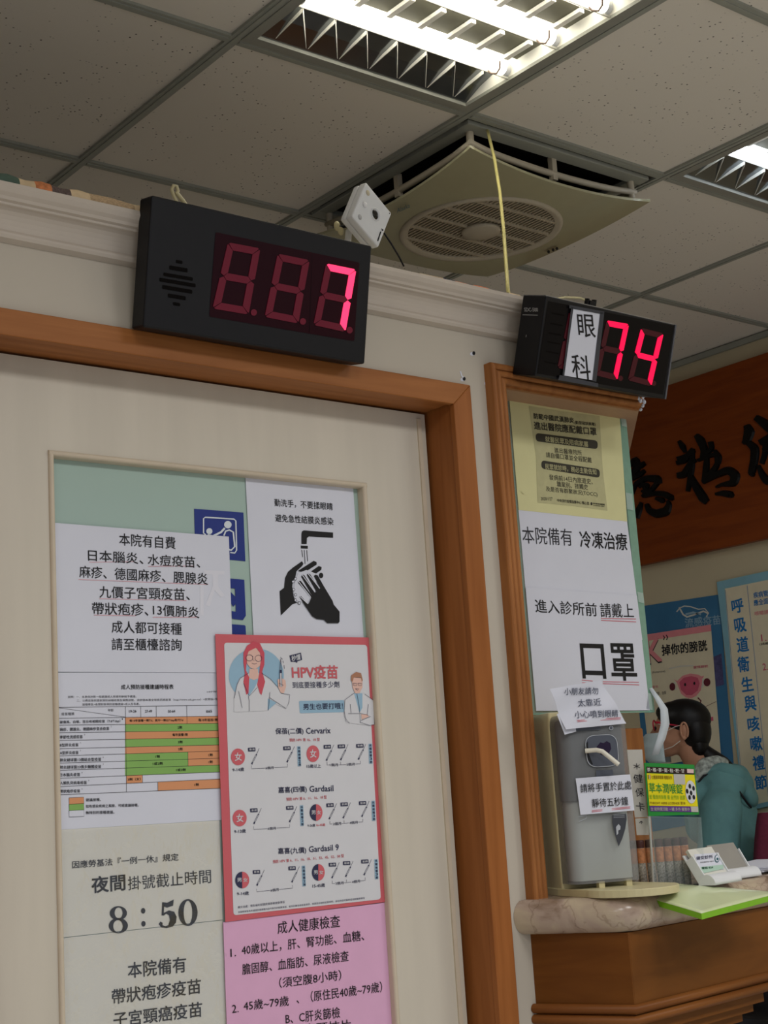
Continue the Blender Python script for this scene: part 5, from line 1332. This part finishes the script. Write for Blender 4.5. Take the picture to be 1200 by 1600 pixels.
mb = MB(); mb.grid(fold(.0015, 0), 16, 16, M_FOLD); o = mb.build('front_film', t); o.modifiers.new('thick', 'SOLIDIFY').thickness = .0008
mb = MB(); mb.grid(fold(-.0075, .0), 16, 16, M_FOLG); o = mb.build('lime_insert', t); o.modifiers.new('thick', 'SOLIDIFY').thickness = .0006
mb = MB()
def fe(u, v):
    a_, b__ = fold(.0015, 0)(0, 1), fold(.0015, 0)(1, 1)
    return fold(.0015, 0)(u, 1) + Vector((0, 0, -.0088 * v))
mb.grid(fe, 16, 1, M_FOLG); mb.grid(lambda u, v: fold(.0015, 0)(0, u) + Vector((0, 0, -.0088 * v)), 16, 1, M_FOLG)
mb.build('spine_edge', t)
# ================================================================== RIGHT-HAND WALL: PLAQUE AND POSTERS
PRW = Pl((XR, 0, 0), (-1, 0, 0))
zt_, zb_ = .342 * XR, .1885 * XR
mb = MB(); mb.box(V(XR - .030, 1.2, zb_), V(XR - .0005, 3.75, zt_), M_PLAQ)
pq = tag(mb.build('wooden_plaque', bevel=.003), 'long dark wooden plaque with large black brush characters high on the right wall', 'plaque')
PP = Pl((XR - .030, 0, 0), (-1, 0, 0))
M_LACQ = mat('black_lacquer', (14, 12, 12), rough=.3, spec=.25, var=0)
f = zx(960, 520, 3.81)
def brush(strokes, name):
    """raised lacquered brush strokes: each stroke a tapering ribbon with depth"""
    mb = MB()
    for k, st in enumerate(strokes):
        P_ = [f(x, y) for x, y, w in st]; W_ = [w * 1.5 / 3.81 for x, y, w in st]
        # densify
        pts = []; ws = []
        for i in range(len(P_) - 1):
            for q in range(5):
                u = q / 5; pts.append((P_[i][0] + (P_[i + 1][0] - P_[i][0]) * u, P_[i][1] + (P_[i + 1][1] - P_[i][1]) * u)); ws.append(W_[i] + (W_[i + 1] - W_[i]) * u)
        pts.append(P_[-1]); ws.append(W_[-1])
        for _ in range(2):
            pts = [pts[0]] + [((pts[i - 1][0] + 2 * pts[i][0] + pts[i + 1][0]) / 4, (pts[i - 1][1] + 2 * pts[i][1] + pts[i + 1][1]) / 4) for i in range(1, len(pts) - 1)] + [pts[-1]]
        n = len(pts); Lf = []; Rt = []
        for i, p in enumerate(pts):
            a = pts[max(i - 1, 0)]; b_ = pts[min(i + 1, n - 1)]; dx, dy = b_[0] - a[0], b_[1] - a[1]; d = math.hypot(dx, dy) or 1
            nx, ny = -dy / d * ws[i] / 2, dx / d * ws[i] / 2
            Lf.append((p[0] + nx, p[1] + ny)); Rt.append((p[0] - nx, p[1] - ny))
        top = .007 + .0006 * (k % 4)
        vs = []
        for i in range(n):
            c = pts[i]
            vs += [PP.at(*Lf[i], .0), PP.at((Lf[i][0] * 3 + c[0]) / 4, (Lf[i][1] * 3 + c[1]) / 4, top), PP.at((Rt[i][0] * 3 + c[0]) / 4, (Rt[i][1] * 3 + c[1]) / 4, top), PP.at(*Rt[i], .0)]
        mb.add(vs, [(4 * i + j, 4 * i + j + 1, 4 * i + j + 5, 4 * i + j + 4) for i in range(n - 1) for j in range(3)], M_LACQ)
        mb.add(vs, [(0, 1, 2, 3), (4 * n - 1, 4 * n - 2, 4 * n - 3, 4 * n - 4)], M_LACQ)
    mb.build(name, pq)
brush([[(388, 645, 14), (410, 680, 26), (425, 712, 12)], [(470, 690, 12), (430, 735, 18), (380, 752, 22)], [(375, 775, 18), (420, 765, 22), (480, 700, 14)], [(380, 850, 26), (420, 845, 30), (460, 770, 22), (490, 760, 14)], [(470, 690, 16), (462, 800, 26), (452, 880, 22), (440, 945, 16)], [(455, 850, 22), (490, 920, 34), (530, 985, 40), (555, 1010, 26)],
       [(490, 610, 20), (515, 640, 36), (540, 700, 30), (525, 745, 16)], [(575, 650, 22), (585, 690, 20), (540, 730, 16)], [(500, 760, 14), (560, 735, 18), (620, 720, 20)], [(555, 720, 16), (550, 800, 26), (540, 880, 24)], [(540, 880, 26), (570, 855, 30), (620, 780, 20), (610, 730, 16)], [(530, 890, 18), (600, 850, 26), (680, 815, 34), (725, 850, 40), (712, 895, 34), (640, 905, 16), (610, 920, 8)], [(605, 960, 12), (650, 955, 26), (700, 965, 30), (690, 978, 12)], [(600, 700, 14), (625, 740, 26), (620, 780, 20)]], 'brush_character')
brush([[(95, 790, 20), (130, 750, 26), (140, 800, 34), (105, 850, 26)], [(120, 810, 16), (160, 790, 26), (185, 775, 18)], [(108, 870, 18), (160, 840, 22), (185, 820, 14)], [(110, 960, 12), (130, 900, 18), (190, 865, 26), (260, 870, 34), (268, 900, 26)], [(150, 920, 10), (175, 900, 14), (205, 905, 14), (195, 935, 12), (165, 945, 10)], [(165, 890, 14), (190, 930, 20), (185, 970, 22)], [(170, 975, 14), (230, 930, 20), (262, 890, 20)], [(180, 975, 14), (240, 955, 22), (300, 960, 26), (345, 985, 28), (330, 990, 10)], [(130, 1100, 30), (150, 1050, 26), (165, 1010, 12)], [(195, 1020, 16), (210, 1060, 28), (250, 1078, 36), (310, 1065, 38), (330, 1020, 22), (320, 1000, 8)], [(250, 985, 14), (290, 1000, 24), (300, 1010, 10)]], 'brush_character')
brush([[(790, 550, 26), (805, 590, 46), (790, 640, 36), (770, 660, 14)], [(800, 655, 26), (840, 690, 36), (835, 760, 34), (818, 840, 30), (838, 850, 10)], [(845, 505, 26), (880, 530, 36), (920, 560, 44), (960, 600, 36)], [(870, 655, 26), (900, 640, 30), (960, 600, 30)], [(905, 640, 26), (900, 720, 22), (880, 780, 20)], [(860, 790, 14), (880, 840, 26), (905, 880, 34), (950, 890, 30)], [(890, 700, 20), (940, 680, 28), (990, 690, 30)], [(990, 560, 30), (985, 700, 34), (980, 850, 26)]], 'brush_character')
f = zx(980, 880, 5.0); F = lambda *q: [f(*p) for p in q]
M_PBLU = mat('poster_deep_blue', (64, 124, 168), rough=.35, var=.10, scale=8); M_PCRM = mat('poster_cream', (236, 226, 196), rough=.4, var=.03); M_PBRD = mat('poster_border_blue', (140, 190, 206), rough=.35, var=.08, scale=10)
M_PTXT = mat('poster_text_blue', (34, 122, 190), rough=.5, var=0); M_PNK = mat('poster_pink', (214, 96, 122), rough=.5, var=.05); M_PNK2 = mat('poster_soft_pink', (240, 152, 158), rough=.5, var=.03); M_CREAMW = mat('poster_white', (222, 220, 210), rough=.5, var=0); M_DKP = mat('poster_dark', (36, 36, 40), rough=.5, var=0); M_MAR = mat('poster_maroon', (110, 40, 54), rough=.5, var=0)
s = Sheet(PRW, [(985, 950), (1124, 929), (1154, 1275), (1016, 1300)], M_PBLU, .002)
s.ln(F((390, 380), (415, 350), (450, 335), (500, 340), (560, 360), (610, 355), (640, 390), (620, 420)), 1.8, M_CREAMW)
s.ln(F((410, 345), (440, 400), (470, 420), (520, 405), (600, 375), (640, 395)), 2.6, M_CREAMW)
s.ln(F((460, 400), (520, 385), (580, 400)), 3.2, M_PALEB)
s.t('流感疫苗', f(455, 468), f(735, 440), 15, M_PALEB, .014)
s.pg(F((670, 735), (740, 705), (760, 950), (700, 965)), mat('poster_violet_figure', (86, 84, 128), var=.3, scale=60), .0006)
s.done('poster', 'deep blue poster with white swirls on the right wall, mostly behind the cream poster', 'poster')
s = Sheet(PRW, [(995, 994), (1112, 976), (1128, 1180), (1018, 1198)], M_PCRM, .005)
s.pg([(995, 994), (1112, 976), (1113, 986), (996, 1004)], M_PNK2, .0004)
s.t('K', f(160, 705), f(275, 680), 38, M_DKP, .03, .0005); s.t('K', f(158, 695), f(275, 672), 37, M_PNK2, .025, .0010)
s.ln(F((290, 565), (300, 580), (292, 600)), 1.6, M_DKP); s.ln(F((312, 560), (324, 578), (316, 600)), 1.6, M_DKP)
s.t('掉你的膀胱', f(278, 682), f(632, 640), 17.5, M_DKP, .03)
s.t('(Ketamine)', f(205, 855), f(305, 845), 4, M_DKP); s.t('愛惜膀胱', f(525, 815), f(640, 803), 4.2, M_PNK, .01)
s.ln(F((335, 825), (420, 805), (525, 800)), 1.6, M_CREAMW)
# a plain pink bladder with two tubes
s.pg(F((372, 905), (400, 920), (440, 880), (500, 862), (560, 870), (590, 885), (608, 878), (592, 930), (585, 990), (550, 1035), (510, 1055), (470, 1050), (430, 1020), (410, 970), (395, 930)), M_PNK2, .0006)
s.pg(F((415, 930), (450, 895), (510, 882), (560, 895), (575, 940), (560, 995), (515, 1030), (470, 1030), (430, 990)), M_PNK, .0010)
s.dc(f(462, 948), 1.6, 2.6, M_DKP, .0014, n=10); s.dc(f(534, 938), 1.6, 2.6, M_DKP, .0014, n=10)
s.ln(F((395, 985), (380, 975), (378, 930)), 2.4, M_CREAMW, .0008); s.ln(F((590, 970), (602, 950), (600, 900)), 2.4, M_CREAMW, .0008)
s.dc(f(362, 965), 4.6, 6.2, M_MAR, .0010, n=14); s.dc(f(632, 930), 5.4, 6.4, M_MAR, .0010, n=14)
s.ln(F((490, 1055), (480, 1080)), 1.2, M_PNK, .0008); s.ln(F((560, 1050), (585, 1075), (575, 1105)), 2.0, M_MAR, .0008)
s.t('頻尿、血尿', f(230, 1020), f(312, 1010), 5, M_DKP); s.t('警告', f(205, 968), f(250, 962), 4, M_PNK)
s.ln(F((600, 1130), (705, 1080)), .6, M_MAR); s.pg(F((630, 1205), (680, 1200), (682, 1230), (632, 1236)), M_PNK, .0006)
s.done('poster', 'cream poster with a pink drawn bladder and black headline on the right wall', 'poster')
s = Sheet(PRW, [(1122, 909.5), (1290, 873), (1326, 1232), (1165, 1268)], M_PBRD, .008)
s.pg([(1135, 920), (1290, 888), (1322, 1225), (1164, 1261)], M_PCRM, .0005)
s.ln([(1170, 915), (1179, 1000), (1197, 1180), (1204, 1252)], .6, M_PTXT, .001); s.ln([(1136, 922), (1150, 1080), (1165, 1258)], .5, M_PTXT, .001)
for ch, x, y, h in (('呼', 875, 335, 110), ('吸', 897, 485, 112), ('道', 915, 635, 120), ('衛', 922, 790, 122), ('生', 952, 945, 116), ('與', 975, 1095, 124), ('咳', 1000, 1255, 116), ('嗽', 1022, 1410, 116), ('禮', 1040, 1560, 116), ('節', 1058, 1712, 112)):
    s.t(ch, f(x - 46, y + 6), f(x + 46, y - 8), h / 5, M_PTXT, .028, .001)
s.t('疾病管制署', f(1000, 252), f(1190, 222), 9.5, M_PTXT, .02, .001); s.t('應全面防治', f(1002, 312), f(1190, 282), 9.5, M_PTXT, .02, .001)
s.t('咳嗽請掩口鼻', f(1010, 395), f(1230, 365), 7, M_PNK2, .012, .001)
s.t('1.', f(1060, 585), f(1100, 580), 11, M_PNK, .006, .001); s.t('（請戴口罩）', f(1045, 635), f(1200, 612), 4, M_DKP, 0, .001); s.t('2.', f(1072, 812), f(1112, 806), 11, M_PNK, .006, .001)
s.done('poster', 'white poster with a column of blue characters and pale blue border at the right edge', 'poster')
s = Sheet(PRW, [(1186, 1271), (1260, 1255), (1275, 1330), (1196, 1345)], M_CREAMW, .003)
s.t('衛教園地', (1196, 1280), (1240, 1271), 7, M_DKP, .004)
s.done('paper_notice', 'small pale notice on the right wall below the blue-lettered poster', 'notice')
# ---- wooden cabinet seen through the gap beside the dispenser
mb = MB(); cw_ = at_depth(1008, 1170, 3.3); zz = at_depth(990, 1138, 3.3).z
mb.box((cw_.x - .45, cw_.y + .0, .0), (cw_.x, cw_.y + .4, zz), M_FRAME)
t = thing('wooden_cabinet', 'orange-brown wooden cabinet behind the counter, glimpsed between dispenser and sign', 'cabinet', (cw_.x - .2, cw_.y + .2, 0))
mb.build('cabinet_body', t, bevel=.004)
# ================================================================== PERSON BEHIND THE COUNTER
HD = 4.6; HC0 = at_depth(1066, 1150, HD)
vd = Vector((ray(1066, 1150).x, ray(1066, 1150).y, 0)).normalized()
left = Vector((-vd.y, vd.x, 0))
hdg = (left * math.cos(math.radians(8)) + vd * math.sin(math.radians(8))).normalized()      # facing
lat = Vector((hdg.y, -hdg.x, 0))                                                           # her right hand side
if lat.dot(vd) < 0: lat = -lat                                                             # + = away from the camera
def H(f_, l_, z): return HC0 + hdg * f_ + lat * l_ + Vector((0, 0, z))
def pxH(px, py, l_=0):
    dy = py - 1150; k = HD / FPX
    return H(-((px - 1066) - .101 * dy) * k, l_, -dy * k)
M_SKIN = mat('skin', (196, 146, 118), rough=.5, var=.04, scale=40, spec=.3)
M_HAIR = mat('black_hair', (16, 14, 15), rough=.42, spec=.35, var=.25, scale=60, stretch=(1, 1, .2))
M_TEAL = mat('teal_jacket_cloth', (104, 152, 154), rough=.75, var=.08, scale=30)
M_LINING = mat('patterned_lining', (170, 178, 172), rough=.8, var=.55, scale=90)
M_MASK = mat('mask_fabric', (196, 214, 218), rough=.8, var=.02)
person = thing('person', 'person with black ponytail and face mask in a teal hooded jacket behind the counter', 'person', (H(-.09, 0, 0).x, H(-.09, 0, 0).y, 0))
def skinned(name, verts, edges, radii, m, parent, sub=2, root=0):
    me = bpy.data.meshes.new(name); base = PBASE[parent.name]
    me.from_pydata([Vector(v) - base for v in verts], edges, []); me.materials.append(m)
    o = bpy.data.objects.new(name, me); COL.objects.link(o); o.parent = parent; PBASE[o.name] = base
    sk = o.modifiers.new('skin', 'SKIN'); sk.use_smooth_shade = True
    for i, r in enumerate(radii):
        d = me.skin_vertices[0].data[i]; d.radius = r if isinstance(r, tuple) else (r, r)
        d.use_root = (i == root)
    ss = o.modifiers.new('sub', 'SUBSURF'); ss.levels = sub; ss.render_levels = sub
    return o
def fused(mb, name, parent, voxel, smooth=6, m=None):
    o = mb.build(name, parent)
    r = o.modifiers.new('fuse', 'REMESH'); r.mode = 'VOXEL'; r.voxel_size = voxel; r.use_smooth_shade = True
    sm_ = o.modifiers.new('soften', 'SMOOTH'); sm_.iterations = smooth; sm_.factor = .5
    return o
RB = Matrix((hdg, lat, Vector((0, 0, 1)))).transposed()
def limb(mb, pts, rad, m, step=.012):
    """ellipsoids (radius along facing, across, up) blended along a line"""
    for i in range(len(pts) - 1):
        a, b_ = pts[i], pts[i + 1]; n = max(2, int((b_ - a).length / step))
        for q in range(n + 1):
            u = q / n; r0, r1 = rad[i], rad[i + 1]
            r = [r0[k] * (1 - u) + r1[k] * u for k in range(3)]
            mb.ell(a.lerp(b_, u), r[0], r[1], r[2], m, RB, 14, 8)
E3 = lambda r: (r, r, r)
# body: one continuous surface from head to feet, both arms, five fingers on each hand
FL = -HC0.z
mb = MB()
limb(mb, [H(-.10, 0, -.72), H(-.11, 0, -.50), H(-.11, 0, -.30), H(-.10, 0, -.20)], [(.085, .13, .06), (.075, .105, .05), (.085, .115, .05), (.06, .10, .04)], M_SKIN, .02)
limb(mb, [H(-.075, 0, -.17), H(-.045, 0, -.10), H(-.022, 0, -.04)], [E3(.047), E3(.043), E3(.043)], M_SKIN)
mb.ell(pxH(1062, 1133), .074, .064, .070, M_SKIN, RB)            # skull
mb.ell(pxH(1047, 1146), .056, .054, .062, M_SKIN, RB)            # face
mb.ell(pxH(1042, 1163), .048, .044, .036, M_SKIN, RB)            # jaw
mb.ell(pxH(1032, 1172), .026, .026, .020, M_SKIN, RB)            # chin
limb(mb, [pxH(1062, 1156, -.040), pxH(1036, 1171, -.020)], [E3(.018), E3(.014)], M_SKIN)
limb(mb, [pxH(1062, 1156, .040), pxH(1036, 1171, .020)], [E3(.018), E3(.014)], M_SKIN)
limb(mb, [pxH(1022, 1138), pxH(1016, 1150)], [E3(.007), E3(.012)], M_SKIN, .004)     # nose
for sg in (-1, 1):
    limb(mb, [H(-.09, sg * .12, -.215), H(-.075, sg * .17, -.37), H(.03, sg * .16, -.47)], [E3(.04), E3(.038), E3(.034)], M_SKIN)
    limb(mb, [H(.03, sg * .16, -.47), H(.15, sg * .12, -.47)], [E3(.034), E3(.024)], M_SKIN)
    limb(mb, [H(.16, sg * .12, -.47), H(.215, sg * .12, -.465)], [(.02, .028, .014), (.02, .038, .014)], M_SKIN)
    for q in range(4):
        o_ = (q - 1.5) * .0195; e_ = .008 * (q in (1, 2))
        limb(mb, [H(.225, sg * .12 + o_, -.462), H(.258 + e_, sg * .12 + o_ * 1.15, -.466), H(.280 + e_, sg * .12 + o_ * 1.15, -.488)], [E3(.0085), E3(.008), E3(.007)], M_SKIN, .005)
    limb(mb, [H(.19, sg * .12 - sg * .034, -.468), H(.222, sg * .12 - sg * .052, -.474), H(.245, sg * .12 - sg * .052, -.482)], [E3(.011), E3(.0095), E3(.008)], M_SKIN, .005)
    limb(mb, [H(-.10, sg * .08, -.76), H(-.085, sg * .09, FL + .46), H(-.11, sg * .09, FL + .10)], [E3(.082), E3(.052), E3(.036)], M_SKIN, .02)
    limb(mb, [H(-.11, sg * .09, FL + .045), H(.05, sg * .09, FL + .028)], [(.04, .036, .04), (.06, .042, .026)], M_SKIN, .02)
fused(mb, 'body', person, .0055, 8)
for sg in (-1, 1):
    mb = MB(); e0 = pxH(1074, 1143, sg * .064)
    mb.ell(e0, .012, .006, .026, M_SKIN, RB); mb.tube([e0 + lat * sg * .005 + hdg * (.011 * math.cos(a)) + Vector((0, 0, .025 * math.sin(a))) for a in [math.radians(d) for d in range(-70, 240, 20)]], .0034, M_SKIN, n=8)
    mb.ell(e0 + Vector((0, 0, -.022)) + hdg * .003 + lat * sg * .003, .006, .004, .007, M_SKIN, RB)
    mb.build('ear', person)
    mb = MB(); mb.ell(pxH(1026.5, 1136, sg * .028), .006, .013, .007, M_DKP, RB); mb.build('eye', person)
# hair: cap, side lock, ponytail
mb = MB()
mb.ell(pxH(1069, 1125), .084, .072, .066, M_HAIR, RB, 28, 16)
mb.ell(pxH(1086, 1142), .050, .066, .070, M_HAIR, RB, 24, 14)
mb.ell(pxH(1092, 1166), .030, .052, .046, M_HAIR, RB)
mb.ell(pxH(1052, 1112), .055, .058, .034, M_HAIR, RB)
for sg in (-1, 1):
    mb.ell(pxH(1060, 1126, sg * .046), .034, .018, .034, M_HAIR, RB)
mb.build('hair', person)
mb = MB()
mb.tube([pxH(1094, 1172), pxH(1104, 1183), pxH(1116, 1192), pxH(1128, 1199), pxH(1138, 1207), pxH(1146, 1218)], [.024, .030, .031, .028, .022, .008], M_HAIR, n=14); mb.build('ponytail', person)
# spectacles: red frame, white temple
mb = MB(); M_RF = mat('red_spectacle_frame', (186, 40, 62), rough=.3, var=0)
for sg in (-1, 1):
    cgl = pxH(1031, 1131, sg * .032)
    mb.tube([cgl + lat * (.026 * math.cos(a)) + Vector((0, 0, .016 * math.sin(a))) + hdg * .012 for a in [math.radians(d) for d in range(0, 361, 30)]], .0022, M_RF, n=6, caps=False)
    mb.tube([pxH(1029, 1127, sg * .060), pxH(1048, 1131, sg * .066)], .0038, M_RF, n=8)
    mb.tube([pxH(1033, 1129.5, sg * .0615), pxH(1046, 1131.5, sg * .068)], .0022, M_CREAMW, n=6)
    mb.tube([pxH(1046, 1131, sg * .066), pxH(1072, 1136, sg * .066)], .0024, M_RF, n=8)
mb.build('spectacles', person)
# mask: pleated shell with ear loops
mb = MB()
def maskf(u, v):
    a = (u - .5) * math.pi * .98; z = .030 - v * .092
    bulge = .018 * math.sin(math.pi * v)
    r = .064 + .004 * math.sin(v * 18)
    return pxH(1049, 1164) + hdg * (.012 + (r + bulge) * math.cos(a)) + lat * (.062 * math.sin(a)) + Vector((0, 0, z + .012))
mb.grid(maskf, 20, 12, M_MASK); o = mb.build('face_mask', person); o.modifiers.new('thick', 'SOLIDIFY').thickness = .0015
mb = MB()
for sg in (-1, 1):
    mb.tube([pxH(1040, 1144, sg * .060), pxH(1060, 1136, sg * .068), pxH(1070, 1134, sg * .068)], .0012, M_CREAMW, n=6)
    mb.tube([pxH(1040, 1170, sg * .056), pxH(1056, 1166, sg * .066), pxH(1068, 1158, sg * .068)], .0012, M_CREAMW, n=6)
mb.build('ear_loop', o)
# jacket: torso and sleeves in one surface, hood, lining
mb = MB()
limb(mb, [H(-.105, 0, -.80), H(-.118, 0, -.56), H(-.122, 0, -.36), H(-.118, 0, -.24), H(-.105, 0, -.175)], [(.105, .16, .05), (.098, .140, .05), (.105, .150, .06), (.088, .135, .05), (.055, .085, .025)], M_TEAL, .02)
for sg in (-1, 1):
    limb(mb, [H(-.115, sg * .10, -.195), H(-.112, sg * .155, -.235), H(-.095, sg * .19, -.37), H(-.07, sg * .195, -.47)], [(.055, .05, .04), (.066, .055, .055), (.064, .058, .05), (.060, .056, .05)], M_TEAL)
    limb(mb, [H(-.07, sg * .195, -.47), H(.02, sg * .18, -.485), H(.145, sg * .125, -.47)], [(.060, .056, .055), E3(.052), E3(.040)], M_TEAL)
limb(mb, [pxH(1100, 1226, -.075), pxH(1094, 1250, -.085), pxH(1100, 1290, -.07)], [(.030, .035, .03), (.045, .05, .04), (.05, .05, .05)], M_TEAL)
limb(mb, [pxH(1100, 1226, .075), pxH(1094, 1250, .085)], [(.030, .035, .03), (.045, .05, .04)], M_TEAL)
limb(mb, [pxH(1104, 1224, -.06), pxH(1126, 1222, -.08), pxH(1146, 1232, -.07)], [(.035, .045, .034), (.045, .05, .04), (.045, .05, .04)], M_TEAL)
jk = fused(mb, 'jacket', person, .0075, 6)
mb = MB()
limb(mb, [pxH(1112, 1211, -.085), pxH(1132, 1206, -.088), pxH(1150, 1214, -.06), pxH(1160, 1230, 0), pxH(1150, 1214, .06), pxH(1132, 1206, .088), pxH(1112, 1211, .085)], [(.020, .018, .020), (.026, .022, .024), (.030, .03, .03), (.032, .04, .04), (.030, .03, .03), (.026, .022, .024), (.020, .018, .020)], M_TEAL, .01)
limb(mb, [pxH(1158, 1228, -.03), pxH(1172, 1252, -.02)], [(.024, .055, .04), (.018, .045, .030)], M_TEAL)
limb(mb, [pxH(1158, 1228, .03), pxH(1172, 1252, .02)], [(.024, .055, .04), (.018, .045, .030)], M_TEAL)
fused(mb, 'hood', jk, .006, 6)
mb = MB()
limb(mb, [pxH(1091, 1240, -.062), pxH(1096, 1218, -.074), pxH(1108, 1201, -.074), pxH(1122, 1196, -.05), pxH(1130, 1198, 0), pxH(1122, 1196, .05), pxH(1108, 1201, .074), pxH(1092, 1230, .062)], [E3(.020), E3(.030), E3(.032), E3(.026), E3(.022), E3(.024), E3(.024), E3(.016)], M_LINING, .008)
fused(mb, 'collar_lining', jk, .006, 4)
mb = MB(); mb.tube([pxH(1086, 1246, -.092), pxH(1095, 1226, -.104), pxH(1106, 1213, -.106), pxH(1120, 1211, -.106)], .004, M_DKP, n=6); mb.build('neck_piping', jk)
mb = MB(); mb.tube([pxH(1140, 1216, -.108), pxH(1156, 1236, -.106), pxH(1170, 1258, -.09), pxH(1174, 1264, -.07)], .004, M_DKP, n=6); mb.build('hood_seam', jk)
pm = skinned('trousers', [H(-.10, 0, -.70), H(-.10, 0, -.78)] + [p for sg in (-1, 1) for p in (H(-.10, sg * .085, -.84), H(-.07, sg * .09, FL + .44), H(-.11, sg * .09, FL + .10))], [(0, 1), (1, 2), (2, 3), (3, 4), (1, 5), (5, 6), (6, 7)], [(.14, .12), (.14, .12), .10, .072, .06, .10, .072, .06], M_DKP, person)
# ---- office chair behind the person
ch0 = at_depth(1280, 1310, 4.25); hd2 = (-lat * .95 - hdg * .30).normalized(); la2 = Vector((hd2.y, -hd2.x, 0))
t = thing('office_chair', 'black mesh office chair with a maroon back, at the right edge behind the person', 'chair', (ch0.x, ch0.y, 0))
up_ = Vector((0, 0, 1))
def Cc(f_, l_, z): return Vector((ch0.x, ch0.y, 0)) + hd2 * f_ + la2 * l_ + up_ * z
zt2 = at_depth(1215, 1268, 4.25).z
mb = MB()
def cb(u, v):
    l_ = (u - .5) * .42; z = zt2 - .46 * v
    return Cc(-.01 - .05 * (2 * u - 1) ** 2 * -1 + .03 * math.sin(v * 3), l_ * (1 - .25 * (1 - v) ** 3), z)
mb.grid(cb, 14, 14, M_MAROON); o = mb.build('backrest', t); o.modifiers.new('thick', 'SOLIDIFY').thickness = .03
mb = MB()
mb.grid(lambda u, v: cb(u, v) - hd2 * .045 + la2 * (-.02) + Vector((0, 0, -.02)), 10, 10, M_BLKF); o = mb.build('mesh_front', t); o.modifiers.new('thick', 'SOLIDIFY').thickness = .012
mb = MB(); mb.obox(Cc(.25, 0, zt2 - .52), hd2, la2, up_, .22, .23, .035, M_BLKF); mb.build('seat', t, bevel=.02)
mb = MB(); mb.tube([Cc(-.02, 0, zt2 - .3), Cc(-.03, 0, zt2 - .5), Cc(.15, 0, zt2 - .56)], .02, M_DARK); mb.tube([Cc(.23, 0, zt2 - .55), Cc(.23, 0, .08)], .025, M_DARK); mb.build('column', t)
for k in range(5):
    a = 2 * math.pi * k / 5; e_ = Vector((math.cos(a), math.sin(a), 0))
    mb = MB(); c_ = Cc(.23, 0, .09); mb.tube([c_, c_ + e_ * .3 - up_ * .02], [.022, .014], M_DARK); mb.ell(c_ + e_ * .3 - up_ * .06, .03, .03, .03, M_DARK); mb.build('leg', t)
